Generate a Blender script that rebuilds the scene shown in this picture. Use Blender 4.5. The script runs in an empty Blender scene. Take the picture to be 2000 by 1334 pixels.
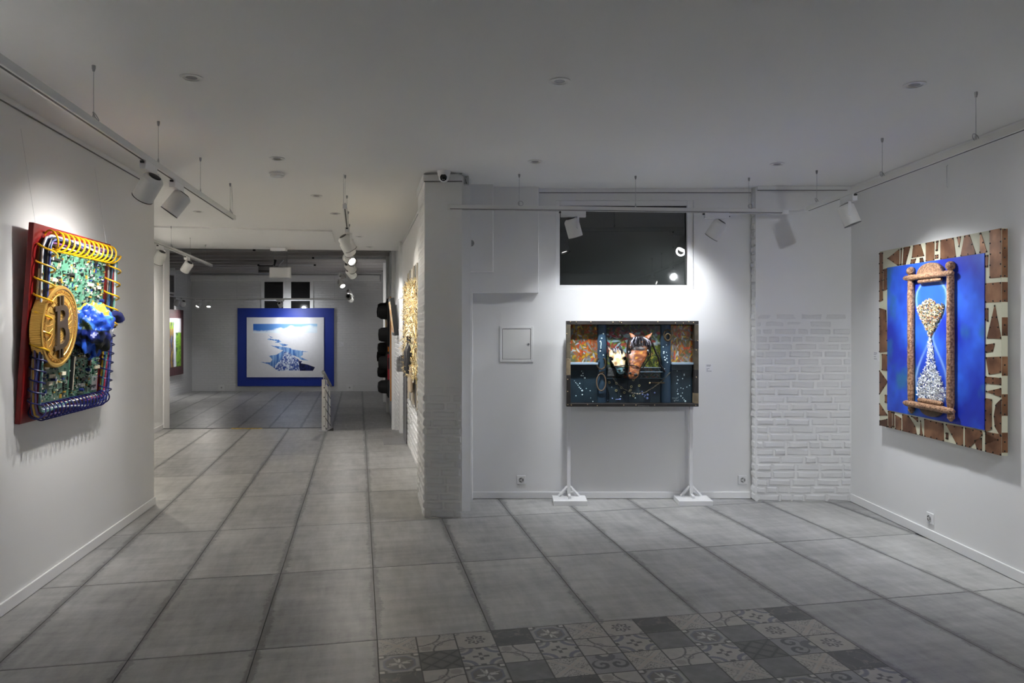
import bpy, math, random
import numpy as np
from mathutils import Vector, Matrix, Euler

# ------------------------------------------------------------------ camera, world, exposure
SC = bpy.context.scene
COL = SC.collection
FOC, HZ, CAMH = 1468.6, 639.0, 1.629      # focal length in pixels of the 2000 px frame, horizon row, eye height
cam_d = bpy.data.cameras.new('camera')
cam_d.sensor_width = 36.0
cam_d.lens = FOC / 2000.0 * 36.0
cam_d.shift_y = (HZ - 667.0) / 2000.0
cam_d.clip_start = 0.05
cam_o = bpy.data.objects.new('camera', cam_d)
COL.objects.link(cam_o)
cam_o.location = (0, 0, CAMH)
cam_o.rotation_euler = (math.pi / 2, 0, 0)
SC.camera = cam_o

wd = bpy.data.worlds.new('night')
SC.world = wd
wd.use_nodes = True
wd.node_tree.nodes['Background'].inputs[0].default_value = (0.02, 0.025, 0.035, 1)
wd.node_tree.nodes['Background'].inputs[1].default_value = 0.3

SC.view_settings.view_transform = 'Standard'
SC.view_settings.look = 'None'
SC.view_settings.exposure = 1.02
SC.view_settings.gamma = 1.0
SC.view_settings.use_curve_mapping = False
SC.cycles.max_bounces = 6
SC.cycles.diffuse_bounces = 4
SC.cycles.glossy_bounces = 4
SC.cycles.transmission_bounces = 4
SC.cycles.use_denoising = True
SC.cycles.sample_clamp_indirect = 25.0
SC.cycles.use_adaptive_sampling = True
SC.cycles.adaptive_threshold = 0.02
SC.cycles.light_sampling_threshold = 0.01
SC.cycles.use_light_tree = False

POWER = 0.8          # one dimmer for all the track spotlights
CONE = 1.7           # beam spread including the soft spill around it

# ------------------------------------------------------------------ helpers
R = random.Random(7)
PI = math.pi
TH = 0.2006                                  # direction of the floor tiles and the long corridor
U = Vector((math.cos(TH), math.sin(TH), 0)); VV = Vector((-math.sin(TH), math.cos(TH), 0))
CEIL = 2.945
LOW = -0.32


def s2l(c):
    return tuple(((x / 12.92) if x <= 0.04045 else ((x + 0.055) / 1.055) ** 2.4) for x in c)


def rgb(r, g, b):
    return s2l((r / 255., g / 255., b / 255.))


def at(px, py, Y):
    return Vector(((px - 1000) / FOC * Y, Y, CAMH + (HZ - py) / FOC * Y))


def onz(px, py, z=0.0):
    Y = FOC * (CAMH - z) / (py - HZ)
    return Vector(((px - 1000) / FOC * Y, Y, z))


def prop(o, label=None, cat=None, group=None, kind=None):
    if label: o['label'] = label
    if cat: o['category'] = cat
    if group: o['group'] = group
    if kind: o['kind'] = kind
    return o


def empty(name, loc, rz=0.0, rx=0.0, label=None, cat=None, group=None):
    o = bpy.data.objects.new(name, None)
    o.empty_display_size = 0.1
    COL.objects.link(o)
    o.location = loc
    o.rotation_euler = (rx, 0, rz)
    return prop(o, label, cat, group)


def link(name, me, parent=None, loc=None, rot=None, scale=None):
    o = bpy.data.objects.new(name, me)
    COL.objects.link(o)
    if parent is not None: o.parent = parent
    if loc is not None: o.location = loc
    if rot is not None: o.rotation_euler = rot
    if scale is not None: o.scale = scale
    return o


class MB:
    """collects verts / faces of one mesh"""
    def __init__(s):
        s.v = []; s.f = []; s.m = []; s.c = []; s.mi = 0; s.col = None; s.smooth_from = []

    def add(s, vs, fs, M=None):
        n = len(s.v)
        for p in vs:
            p = Vector(p)
            s.v.append(tuple(M @ p) if M is not None else tuple(p))
            s.c.append(s.col or (1, 1, 1))
        for f in fs:
            s.f.append(tuple(i + n for i in f)); s.m.append(s.mi)
        return s

    def box(s, x0, x1, y0, y1, z0, z1, M=None):
        vs = [(x, y, z) for z in (z0, z1) for y in (y0, y1) for x in (x0, x1)]
        return s.add(vs, [(0, 2, 3, 1), (4, 5, 7, 6), (0, 1, 5, 4), (2, 6, 7, 3), (0, 4, 6, 2), (1, 3, 7, 5)], M)

    def prism(s, poly, z0, z1, M=None):
        """poly of xy points, counter-clockwise, extruded in z"""
        n = len(poly)
        vs = [(x, y, z0) for x, y in poly] + [(x, y, z1) for x, y in poly]
        fs = [tuple(range(n - 1, -1, -1)), tuple(range(n, 2 * n))]
        fs += [(i, (i + 1) % n, n + (i + 1) % n, n + i) for i in range(n)]
        return s.add(vs, fs, M)

    def plate(s, poly, y0, y1, M=None):
        """poly of xz points (counter-clockwise seen from -y) with front at y0 and back at y1"""
        n = len(poly)
        vs = [(x, y0, z) for x, z in poly] + [(x, y1, z) for x, z in poly]
        fs = [tuple(range(n)), tuple(range(2 * n - 1, n - 1, -1))]
        fs += [(i, n + i, n + (i + 1) % n, (i + 1) % n) for i in range(n)]
        return s.add(vs, fs, M)

    def lathe(s, prof, n=24, M=None, cap0=True, cap1=True):
        """prof of (r, z)"""
        vs = []; fs = []
        for r, z in prof:
            for k in range(n):
                a = 2 * PI * k / n
                vs.append((r * math.cos(a), r * math.sin(a), z))
        for j in range(len(prof) - 1):
            for k in range(n):
                k2 = (k + 1) % n
                fs.append((j * n + k, j * n + k2, (j + 1) * n + k2, (j + 1) * n + k))
        if cap0: fs.append(tuple(range(n - 1, -1, -1)))
        if cap1: fs.append(tuple((len(prof) - 1) * n + k for k in range(n)))
        return s.add(vs, fs, M)

    def cyl(s, p, q, r, n=12, r2=None):
        p = Vector(p); q = Vector(q); d = q - p
        M = Matrix.Translation(p) @ d.to_track_quat('Z', 'Y').to_matrix().to_4x4()
        return s.lathe([(r, 0), (r if r2 is None else r2, d.length)], n, M)

    def tube(s, pts, r, n=6, closed=False, rf=None):
        pts = [Vector(p) for p in pts]
        N = len(pts); vs = []; fs = []
        prev = None
        for i in range(N):
            if closed: t = pts[(i + 1) % N] - pts[i - 1]
            else: t = pts[min(i + 1, N - 1)] - pts[max(i - 1, 0)]
            if t.length < 1e-9: t = Vector((0, 0, 1))
            t.normalize()
            if prev is None:
                a = Vector((0, 0, 1)) if abs(t.z) < 0.9 else Vector((1, 0, 0))
                nx = t.cross(a).normalized()
            else:
                nx = (prev - t * prev.dot(t))
                nx = nx.normalized() if nx.length > 1e-6 else t.orthogonal().normalized()
            prev = nx
            ny = t.cross(nx)
            rr = r if rf is None else r * rf(i / (N - 1))
            for k in range(n):
                a = 2 * PI * k / n
                vs.append(pts[i] + nx * (math.cos(a) * rr) + ny * (math.sin(a) * rr))
        M_ = N if closed else N - 1
        for i in range(M_):
            for k in range(n):
                j = (i + 1) % N; k2 = (k + 1) % n
                fs.append((i * n + k, i * n + k2, j * n + k2, j * n + k))
        if not closed:
            fs.append(tuple(range(n - 1, -1, -1))); fs.append(tuple((N - 1) * n + k for k in range(n)))
        return s.add(vs, fs)

    def ball(s, c, r, n=10, m=6, sc=(1, 1, 1), M=None):
        c = Vector(c); vs = []; fs = []
        for j in range(1, m):
            ph = PI * j / m
            for k in range(n):
                a = 2 * PI * k / n
                vs.append(c + Vector((r * sc[0] * math.sin(ph) * math.cos(a), r * sc[1] * math.sin(ph) * math.sin(a), r * sc[2] * math.cos(ph))))
        top = len(vs); vs.append(c + Vector((0, 0, r * sc[2]))); vs.append(c - Vector((0, 0, r * sc[2])))
        for j in range(m - 2):
            for k in range(n):
                k2 = (k + 1) % n
                fs.append((j * n + k, (j + 1) * n + k, (j + 1) * n + k2, j * n + k2))
        for k in range(n):
            k2 = (k + 1) % n
            fs.append((top, k, k2)); fs.append((top + 1, (m - 2) * n + k2, (m - 2) * n + k))
        return s.add(vs, fs, M)

    def mesh(s, name, mats, smooth=False, vcol=False):
        me = bpy.data.meshes.new(name)
        me.from_pydata(s.v, [], s.f)
        for m in (mats if isinstance(mats, (list, tuple)) else [mats]): me.materials.append(m)
        if max(s.m, default=0): me.polygons.foreach_set('material_index', s.m)
        if smooth:
            me.polygons.foreach_set('use_smooth', [True] * len(s.f))
            me.set_sharp_from_angle(angle=math.radians(smooth if smooth is not True else 40))
        if vcol:
            a = me.color_attributes.new('Col', 'FLOAT_COLOR', 'POINT')
            a.data.foreach_set('color', np.array([(*c, 1) for c in s.c], 'f').ravel())
        me.update()
        return me

    def build(s, name, mats, parent=None, smooth=False, vcol=False, loc=None, rot=None, bevel=0):
        o = link(name, s.mesh(name, mats, smooth, vcol), parent, loc, rot)
        if bevel:
            b = o.modifiers.new('bevel', 'BEVEL'); b.width = bevel; b.segments = 2; b.limit_method = 'ANGLE'
        return o


# ------------------------------------------------------------------ materials
MATS = {}


def mat(name, col, rough=0.5, metal=0.0, spec=0.5, bump=None, var=None, emit=None, trans=None, coat=0):
    """bump=(scale, strength); var=(scale, second colour, detail)"""
    if name in MATS: return MATS[name]
    m = bpy.data.materials.new(name); MATS[name] = m
    m.use_nodes = True
    nt = m.node_tree; N = nt.nodes; L = nt.links
    b = N['Principled BSDF']
    b.inputs['Base Color'].default_value = (*col, 1)
    b.inputs['Roughness'].default_value = rough
    b.inputs['Metallic'].default_value = metal
    b.inputs['Specular IOR Level'].default_value = spec
    if coat: b.inputs['Coat Weight'].default_value = coat
    if trans: b.inputs['Transmission Weight'].default_value = trans
    tc = None
    if bump or var: tc = N.new('ShaderNodeTexCoord')
    if var:
        n = N.new('ShaderNodeTexNoise'); n.inputs['Scale'].default_value = var[0]; n.inputs['Detail'].default_value = var[2] if len(var) > 2 else 4
        r = N.new('ShaderNodeValToRGB'); r.color_ramp.elements[0].position = 0.35; r.color_ramp.elements[1].position = 0.65
        r.color_ramp.elements[0].color = (*col, 1); r.color_ramp.elements[1].color = (*var[1], 1)
        L.new(tc.outputs['Object'], n.inputs['Vector']); L.new(n.outputs['Fac'], r.inputs['Fac']); L.new(r.outputs['Color'], b.inputs['Base Color'])
    if bump:
        n = N.new('ShaderNodeTexNoise'); n.inputs['Scale'].default_value = bump[0]; n.inputs['Detail'].default_value = 5
        u = N.new('ShaderNodeBump'); u.inputs['Strength'].default_value = bump[1]; u.inputs['Distance'].default_value = bump[2] if len(bump) > 2 else 0.01
        L.new(tc.outputs['Object'], n.inputs['Vector']); L.new(n.outputs['Fac'], u.inputs['Height']); L.new(u.outputs['Normal'], b.inputs['Normal'])
    if emit:
        b.inputs['Emission Color'].default_value = (*emit[0], 1); b.inputs['Emission Strength'].default_value = emit[1]
    return m


def vmat(name, rough=0.6, spec=0.4, metal=0.0, bump=None):
    m = mat(name, (1, 1, 1), rough, metal, spec, bump)
    if not any(n.type == 'ATTRIBUTE' for n in m.node_tree.nodes):
        a = m.node_tree.nodes.new('ShaderNodeAttribute'); a.attribute_name = 'Col'
        m.node_tree.links.new(a.outputs['Color'], m.node_tree.nodes['Principled BSDF'].inputs['Base Color'])
    return m


WALL = mat('white_wall_paint', (0.80, 0.80, 0.795), 0.55)
CEILM = mat('white_ceiling_paint', (0.86, 0.86, 0.85), 0.8)
BRICKM = mat('white_painted_brick', (0.80, 0.80, 0.80), 0.5, bump=(35, 0.55, 0.012))
TRIM = mat('white_trim_gloss', (0.82, 0.82, 0.82), 0.3)
WMETAL = mat('white_powder_coat', (0.78, 0.78, 0.76), 0.4)
WPLAST = mat('white_plastic', (0.80, 0.80, 0.80), 0.35)
BLACK = mat('black_plastic', (0.012, 0.012, 0.012), 0.45)
GREYM = mat('grey_metal', (0.35, 0.35, 0.36), 0.35, 0.6)
STEEL = mat('brushed_steel', (0.55, 0.56, 0.57), 0.35, 0.9)
GREYGAP = mat('grey_shadow_gap', (0.18, 0.18, 0.18), 0.7)
LENS = mat('lit_lens', (1, 1, 1), 0.4, emit=((1.0, 0.98, 0.94), 9.0))
LENS.cycles.emission_sampling = 'NONE'
PAPER = mat('white_paper', (0.80, 0.80, 0.82), 0.7)
INK = mat('grey_print', (0.25, 0.25, 0.27), 0.7)


def brick_wall_mat():
    """painted brick too far away to tell single bricks: procedural relief only"""
    m = mat('white_far_brick', (0.74, 0.74, 0.74), 0.6)
    nt = m.node_tree; N = nt.nodes; L = nt.links; b = N['Principled BSDF']
    uv = N.new('ShaderNodeUVMap'); uv.uv_map = 'metre'
    t = N.new('ShaderNodeTexBrick'); t.inputs['Scale'].default_value = 1.0
    t.inputs['Brick Width'].default_value = 0.24; t.inputs['Row Height'].default_value = 0.072
    t.inputs['Mortar Size'].default_value = 0.006; t.inputs['Mortar Smooth'].default_value = 0.6
    n = N.new('ShaderNodeTexNoise'); n.inputs['Scale'].default_value = 14
    mx = N.new('ShaderNodeMath'); mx.operation = 'MULTIPLY_ADD'; mx.inputs[1].default_value = -1.0
    bp = N.new('ShaderNodeBump'); bp.inputs['Strength'].default_value = 0.7; bp.inputs['Distance'].default_value = 0.012
    L.new(uv.outputs[0], t.inputs['Vector']); L.new(uv.outputs[0], n.inputs['Vector'])
    L.new(t.outputs['Fac'], mx.inputs[0]); L.new(n.outputs['Fac'], mx.inputs[2])
    L.new(mx.outputs[0], bp.inputs['Height']); L.new(bp.outputs['Normal'], b.inputs['Normal'])
    return m


FARBRICK = brick_wall_mat()


def tile_mat():
    m = mat('concrete_tile', (0.4, 0.4, 0.39), 0.34, spec=0.45)
    nt = m.node_tree; N = nt.nodes; L = nt.links; b = N['Principled BSDF']
    tc = N.new('ShaderNodeTexCoord'); oi = N.new('ShaderNodeObjectInfo'); uv = N.new('ShaderNodeUVMap'); uv.uv_map = 'tile'

    def math_(op, a, c=None, d=None):
        n = N.new('ShaderNodeMath'); n.operation = op
        for i, x in enumerate((a, c, d)):
            if x is None: continue
            if isinstance(x, (int, float)): n.inputs[i].default_value = x
            else: L.new(x, n.inputs[i])
        return n.outputs[0]
    off = N.new('ShaderNodeVectorMath'); off.operation = 'MULTIPLY_ADD'
    cmb = N.new('ShaderNodeCombineXYZ')
    for i in range(3): L.new(math_('MULTIPLY', oi.outputs['Random'], (37., 91., 53.)[i]), cmb.inputs[i])
    off.inputs[1].default_value = (1, 1, 1)
    L.new(tc.outputs['Object'], off.inputs[0]); L.new(cmb.outputs[0], off.inputs[2])

    def noise(scale, detail, vec=None, stretch=None, rough=0.6):
        n = N.new('ShaderNodeTexNoise'); n.inputs['Scale'].default_value = scale; n.inputs['Detail'].default_value = detail; n.inputs['Roughness'].default_value = rough
        src = off.outputs[0]
        if stretch:
            q = N.new('ShaderNodeVectorMath'); q.operation = 'MULTIPLY'; q.inputs[1].default_value = stretch
            L.new(src, q.inputs[0]); src = q.outputs[0]
        L.new(src, n.inputs['Vector'])
        return n.outputs['Fac']
    cloud = noise(2.2, 4)
    streak = noise(3.0, 3, stretch=(5, 1, 1))
    streak2 = noise(2.5, 3, stretch=(1, 5, 1))
    fine = noise(60, 1)
    sep = N.new('ShaderNodeSeparateXYZ'); L.new(uv.outputs[0], sep.inputs[0])
    dx = math_('MULTIPLY', math_('MINIMUM', sep.outputs[0], math_('SUBTRACT', 1.0, sep.outputs[0])), 0.6)
    dy = math_('MULTIPLY', math_('MINIMUM', sep.outputs[1], math_('SUBTRACT', 1.0, sep.outputs[1])), 1.2)
    rag = noise(16, 6, rough=0.85)
    big = noise(1.7, 1)
    # ragged worn rim: wide along the long sides, thin along the short ones
    wx = math_('MULTIPLY', math_('MULTIPLY', math_('MULTIPLY', rag, rag), big), 0.21)
    wy = math_('MULTIPLY', math_('MULTIPLY', math_('MULTIPLY', rag, rag), big), 0.07)
    ex = math_('SMOOTH_MIN', math_('SUBTRACT', dx, wx), math_('SUBTRACT', dy, wy), 0.001)
    edge = N.new('ShaderNodeMapRange'); edge.inputs[1].default_value = -0.008; edge.inputs[2].default_value = 0.006
    edge.inputs[3].default_value = 0.58; edge.inputs[4].default_value = 1.0
    L.new(ex, edge.inputs[0])
    v = math_('ADD', math_('MULTIPLY', cloud, 0.30), math_('ADD', math_('MULTIPLY', streak, 0.22), math_('MULTIPLY', streak2, 0.20)))
    v = math_('ADD', v, math_('MULTIPLY', fine, 0.05))
    v = math_('ADD', v, math_('MULTIPLY', oi.outputs['Random'], 0.07))
    mr = N.new('ShaderNodeMapRange'); mr.inputs[1].default_value = 0.29; mr.inputs[2].default_value = 0.57
    mr.inputs[3].default_value = 0.19; mr.inputs[4].default_value = 0.50
    L.new(v, mr.inputs[0])
    val = math_('MULTIPLY', mr.outputs[0], edge.outputs[0])
    hs = N.new('ShaderNodeCombineColor')
    warm = math_('MULTIPLY', oi.outputs['Random'], 0.03)
    L.new(val, hs.inputs[0]); L.new(math_('MULTIPLY', val, 0.995), hs.inputs[1]); L.new(math_('MULTIPLY', val, math_('SUBTRACT', 0.985, warm)), hs.inputs[2])
    L.new(hs.outputs[0], b.inputs['Base Color'])
    rr = N.new('ShaderNodeMapRange'); rr.inputs[3].default_value = 0.26; rr.inputs[4].default_value = 0.46
    L.new(cloud, rr.inputs[0]); L.new(rr.outputs[0], b.inputs['Roughness'])
    return m


TILEM = tile_mat()
GROUT = mat('dark_grout', (0.10, 0.10, 0.10), 0.9)


# ------------------------------------------------------------------ numpy painting helpers (flat print as colour attributes)
def canvas(nx, ny, col):
    a = np.empty((ny, nx, 3), 'f'); a[:] = rgb(*col); return a


def grid_mesh(name, img, w, h, m, x0=0.0, z0=0.0, y=0.0, relief=None, flat=False):
    """flat picture in the xz plane, front towards -y; row 0 of img is the top"""
    ny, nx = img.shape[:2]
    xs = x0 + np.linspace(0, w, nx); zs = z0 + h - np.linspace(0, h, ny)
    X, Z = np.meshgrid(xs, zs)
    Yv = np.full_like(X, y) if relief is None else y - relief
    co = np.stack([X, Yv, Z], -1).astype('f').reshape(-1, 3)
    if flat: co = np.stack([X, Z, np.full_like(X, y)], -1).astype('f').reshape(-1, 3)
    idx = np.arange(nx * ny).reshape(ny, nx)
    q = np.stack([idx[1:, :-1], idx[1:, 1:], idx[:-1, 1:], idx[:-1, :-1]], -1).reshape(-1, 4)
    me = bpy.data.meshes.new(name)
    me.vertices.add(len(co)); me.vertices.foreach_set('co', co.ravel())
    me.loops.add(q.size); me.loops.foreach_set('vertex_index', q.ravel().astype('i'))
    me.polygons.add(len(q)); me.polygons.foreach_set('loop_start', np.arange(0, q.size, 4, dtype='i'))
    me.update(calc_edges=True)
    a = me.color_attributes.new('Col', 'FLOAT_COLOR', 'POINT')
    c = np.ones((ny * nx, 4), 'f'); c[:, :3] = img.reshape(-1, 3)
    a.data.foreach_set('color', c.ravel())
    me.materials.append(m)
    if relief is not None: me.polygons.foreach_set('use_smooth', [True] * len(q))
    me.validate()
    return me


def inpoly(poly, X, Y):
    r = np.zeros(X.shape, bool); n = len(poly)
    for i in range(n):
        x1, y1 = poly[i]; x2, y2 = poly[(i + 1) % n]
        if y1 == y2: continue
        c = (Y < y1) != (Y < y2)
        r ^= c & (X < (x2 - x1) * (Y - y1) / (y2 - y1) + x1)
    return r


def vnoise(nx, ny, cells, rs, octv=4):
    out = np.zeros((ny, nx)); amp = 1.0; tot = 0
    cx, cy = cells
    for o in range(octv):
        gx, gy = max(2, int(cx * 2 ** o) + 2), max(2, int(cy * 2 ** o) + 2)
        g = rs.random((gy, gx))
        x = np.linspace(0, gx - 1.001, nx); y = np.linspace(0, gy - 1.001, ny)
        xi = x.astype(int); yi = y.astype(int); fx = x - xi; fy = y - yi
        fx = fx * fx * (3 - 2 * fx); fy = fy * fy * (3 - 2 * fy)
        a = g[np.ix_(yi, xi)]; b = g[np.ix_(yi, xi + 1)]; c = g[np.ix_(yi + 1, xi)]; d = g[np.ix_(yi + 1, xi + 1)]
        out += amp * ((a * (1 - fx) + b * fx) * (1 - fy)[:, None] + (c * (1 - fx) + d * fx) * fy[:, None])
        tot += amp; amp *= 0.55
    return out / tot


def strokes(img, n, pal, lmin, lmax, wid, rs, area=None, ang=None, alpha=0.85):
    ny, nx = img.shape[:2]
    x0, x1, y0, y1 = area or (0, nx, 0, ny)
    for _ in range(n):
        cx = rs.uniform(x0, x1); cy = rs.uniform(y0, y1)
        a = rs.uniform(0, PI) if ang is None else rs.normal(ang[0], ang[1])
        l = rs.uniform(lmin, lmax); w = wid * rs.uniform(0.6, 1.4)
        ax, bx = int(max(0, cx - l - 2)), int(min(nx, cx + l + 3)); ay, by = int(max(0, cy - l - 2)), int(min(ny, cy + l + 3))
        if bx <= ax or by <= ay: continue
        X, Y = np.meshgrid(np.arange(ax, bx) - cx, np.arange(ay, by) - cy)
        u = X * math.cos(a) + Y * math.sin(a); v = -X * math.sin(a) + Y * math.cos(a) + 0.12 * u * u / max(l, 1)
        mk = np.clip(1.2 - np.sqrt((u / l) ** 2 + (v / w) ** 2), 0, 0.3) / 0.3 * alpha
        c = np.array(rgb(*pal[rs.integers(len(pal))]), 'f')
        img[ay:by, ax:bx] = img[ay:by, ax:bx] * (1 - mk[..., None]) + c * mk[..., None]
    return img


def shape2d(name, polys, depth, m, parent=None, bevel=0.0):
    """filled outline with holes in the xz plane, front at -y"""
    cu = bpy.data.curves.new(name, 'CURVE'); cu.dimensions = '2D'; cu.fill_mode = 'BOTH'; cu.extrude = depth / 2
    cu.bevel_depth = bevel
    for p in polys:
        s = cu.splines.new('POLY'); s.points.add(len(p) - 1); s.use_cyclic_u = True
        for i, (x, y) in enumerate(p): s.points[i].co = (x, y, 0, 1)
    return _curve_to_mesh(name, cu, m, parent)


def _curve_to_mesh(name, cu, m, parent):
    t = bpy.data.objects.new('tmp', cu); COL.objects.link(t)
    dg = bpy.context.evaluated_depsgraph_get()
    me = bpy.data.meshes.new_from_object(t.evaluated_get(dg)); me.name = name
    bpy.data.objects.remove(t)
    me.materials.clear(); me.materials.append(m)
    return link(name, me, parent, rot=(PI / 2, 0, 0))


def text(name, body, size, depth, m, parent=None, align='CENTER', shear=0.0):
    cu = bpy.data.curves.new(name, 'FONT'); cu.body = body; cu.size = size; cu.extrude = depth / 2; cu.shear = shear
    cu.align_x = align; cu.align_y = 'CENTER'; cu.resolution_u = 3
    return _curve_to_mesh(name, cu, m, parent)


def uv_metre(o, ax=0):
    """uv map in metres for the brick relief: u along the longest horizontal, v = height"""
    me = o.data; uv = me.uv_layers.new(name='metre')
    for lp in me.loops:
        c = me.vertices[lp.vertex_index].co
        uv.data[lp.index].uv = ((c.x + c.y) if ax == 2 else (c.y if ax == 1 else c.x), c.z)
    return o


def struct(o, label=None):
    return prop(o, label, None, None, 'structure')
# ================================================================== THE SETTING
def wall(name, A, B, t, z0, z1, m, label=None, uv=None):
    """vertical slab from A to B, thickness t to the left of A->B (negative: right)"""
    A = Vector((*A, 0)); B = Vector((*B, 0)); d = (B - A).normalized(); n = Vector((-d.y, d.x, 0)) * t
    poly = [A, B, B + n, A + n]
    if t < 0: poly = poly[::-1]
    o = MB().prism([(p.x, p.y) for p in poly], z0, z1).build(name, m)
    if uv is not None: uv_metre(o, uv)
    return struct(o, label)


def lw(Y): return -2.244 - 0.1504 * Y            # left wall plane
def rw(Y): return 3.3986 - 0.032 * Y             # right wall plane
def cw(Y): return -1.016 - 0.2025 * (Y - 8.337)  # corridor wall plane


LROT = PI / 2 + math.atan(0.1504)      # art on the left wall
RROT = -PI / 2 + math.atan(0.032)      # art on the right wall
CROT = -PI / 2 + math.atan(0.2025)     # art on the corridor wall
ALC = 7.15                             # alcove wall plane

wall('wall_left', (lw(-4), -4), (lw(6.888), 6.888), 0.16, -0.03, 3.0, WALL, 'smooth white wall with the coin and circuit board artwork')
wall('wall_right', (rw(-4), -4), (rw(7.2), 7.2), -0.2, -0.03, 3.0, WALL, 'smooth white wall with the hourglass painting')
wall('wall_rear', (-2.0, -4), (3.8, -4), -0.2, -0.03, 3.0, WALL, 'white wall behind the viewer')
wall('wall_passage', (-4.49, 6.6), (-5.61, 12.08), 0.3, -0.03, 3.0, WALL, 'white side wall of the passage ending in a narrow pier')
wall('wall_passage_end', (-3.36, 6.80), (-4.7, 6.6), -0.15, -0.03, 3.0, WALL, 'short white wall closing the side passage')
wall('wall_corridor', (-0.66, 6.6), (cw(23.1), 23.1), -0.3, LOW - 0.05, 3.5, WALL, 'long white corridor wall hung with straw and hat artworks')
wall('wall_far', (-10.2, 22.9), (-3.6, 22.9), 0.2, LOW - 0.05, 3.5, FARBRICK, 'white brick end wall with the big blue framed print', 0)
wall('wall_far_left', (-8.45, 12.0), (-9.76, 23.0), 0.2, LOW - 0.05, 3.5, FARBRICK, 'white brick side wall with the waterfall painting', 1)
wall('wall_far_near', (-5.6, 12.1), (-8.7, 12.1), -0.2, LOW - 0.05, 3.5, WALL, 'white wall beside the step down')

# alcove wall with the window opening
WX0, WX1, WZ0, WZ1 = (at(1085, 0, ALC).x, at(1355, 0, ALC).x, at(0, 566, ALC).z, at(0, 391, ALC).z)
m_ = MB()
m_.box(-0.62, WX0, ALC, 7.4, -0.03, 3.0); m_.box(WX1, 3.3, ALC, 7.4, -0.03, 3.0)
m_.box(WX0, WX1, ALC, 7.4, -0.03, WZ0); m_.box(WX0, WX1, ALC, 7.4, WZ1, 3.0)
struct(m_.build('wall_alcove', WALL), 'white back wall of the alcove behind the horse artwork')

# boxed-in bulkheads and the cable board of the alcove
bA = MB().box(-0.56, at(963, 0, 6.93).x, 6.93, ALC + .01, at(0, 530, 6.93).z, CEIL + .02).build('wall_bulkhead', WALL, bevel=0.004)
struct(bA, 'small white boxed-in bulkhead with the round vent next to the brick pillar')
bB = MB().box(-0.40, at(1052, 0, 7.05).x, 7.05, ALC + .01, at(0, 572, 7.05).z, CEIL + .02).build('wall_bulkhead', WALL, bevel=0.004)
struct(bB, 'wider white boxed-in bulkhead left of the dark window')
cb = MB().box(-0.50, at(923, 0, 7.07).x, 7.07, ALC + .01, 0, at(0, 572, 7.05).z).build('trim_1', WALL, bevel=0.003)
struct(cb, 'white cable board standing beside the brick pillar')
for py in (747, 953):
    p = at(911, py, 7.07)
    cp = MB().box(-0.026, 0.026, -0.01, 0.0, -0.026, 0.026).build('cover_plate', GREYM, cb, loc=(p.x, 7.07, p.z), bevel=0.002)
    MB().lathe([(0.012, 0), (0.012, 0.006)], 14, Matrix.Rotation(PI / 2, 4, 'X')).build('screw', WMETAL, cp, loc=(0, -0.01, 0))

# ceilings
cl = [(-6.2, -4.1), (3.9, -4.1), (3.9, 7.45), (-0.5, 7.45), (-1.6, 12.99), (-5.86, 12.55), (-6.9, 12.45)]
ceiling = struct(MB().prism(cl, CEIL, CEIL + 0.45).build('ceiling', CEILM), 'plain white ceiling with recessed downlights')
pc = [onz(300, 437, CEIL), onz(633, 450, CEIL)]
# shallow lowered panel in the ceiling of the corridor
q0 = Vector((cw(10.2) - 1.05, 10.2, 0))
qp = [q0, q0 + VV * 1.35, q0 + VV * 1.35 - U * 3.2, q0 - U * 3.2]
struct(MB().prism([(p.x, p.y) for p in qp], CEIL - 0.022, CEIL + .01).build('ceiling_panel', CEILM), 'shallow lowered ceiling panel above the corridor')
far_c = struct(MB().box(-10.4, -1.8, 12.3, 23.2, 3.36, 3.5).build('ceiling_far', mat('grey_far_ceiling', (0.42, 0.41, 0.40), 0.8)), 'grey ceiling of the lower room with beams')
BEAM = mat('grey_beam_paint', (0.50, 0.48, 0.47), 0.7)
for k in range(11):
    y = 13.6 + k * 0.86
    MB().box(-10.3, cw(y) - .02, y, y + 0.14, 3.25, 3.37).build('beam', BEAM, far_c)
cor = MB().box(-9.75, -4.0, 22.72, 22.9, 3.08, 3.20)
cor.box(-9.75, -4.0, 22.80, 22.9, 3.02, 3.08)
struct(cor.build('trim_2', WALL), 'plaster cornice along the top of the far wall')

# floors ------------------------------------------------------------
fl = [(-6.3, -4.1), (3.9, -4.1), (3.9, 7.45), (-0.5, 7.45), (-1.5, 11.93), (-2.915, 11.79), (-2.915, 12.27), (-5.8, 12.07), (-6.3, 12.07)]
floor = struct(MB().prism(fl, -0.4, -0.006).build('floor', GROUT), 'concrete-look tiled floor of the upper gallery')
floor_low = struct(MB().box(-10.4, -1.8, 11.5, 23.2, -0.45, LOW - 0.006).build('floor_lower', GROUT), 'concrete-look tiled floor of the lower room')
G0 = Vector((-0.7024, 3.9158, 0))
stp = MB()
for k, (y, z) in enumerate(((11.86, -0.16), (12.16, -0.32))):
    a = Vector((-2.93, y, 0)); b2 = Vector((cw(y), y + .1, 0))
    stp.box(-2.93, cw(y) + .1, y - .1, y + 0.30, -0.45, z)
struct(stp.build('floor_step', mat('step_concrete', (0.33, 0.33, 0.32), 0.5)), 'steps leading down to the lower room')
ed = [onz(318, 837.5), onz(636, 835.5)]
struct(MB().prism([(ed[0].x, ed[0].y - .035), (ed[1].x, ed[1].y - .035), (ed[1].x, ed[1].y + .02), (ed[0].x, ed[0].y + .02)], -0.05, 0.004).build('trim_3', mat('dark_edge_strip', (0.05, 0.05, 0.05), 0.5)), 'dark metal strip along the edge of the upper floor')


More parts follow.
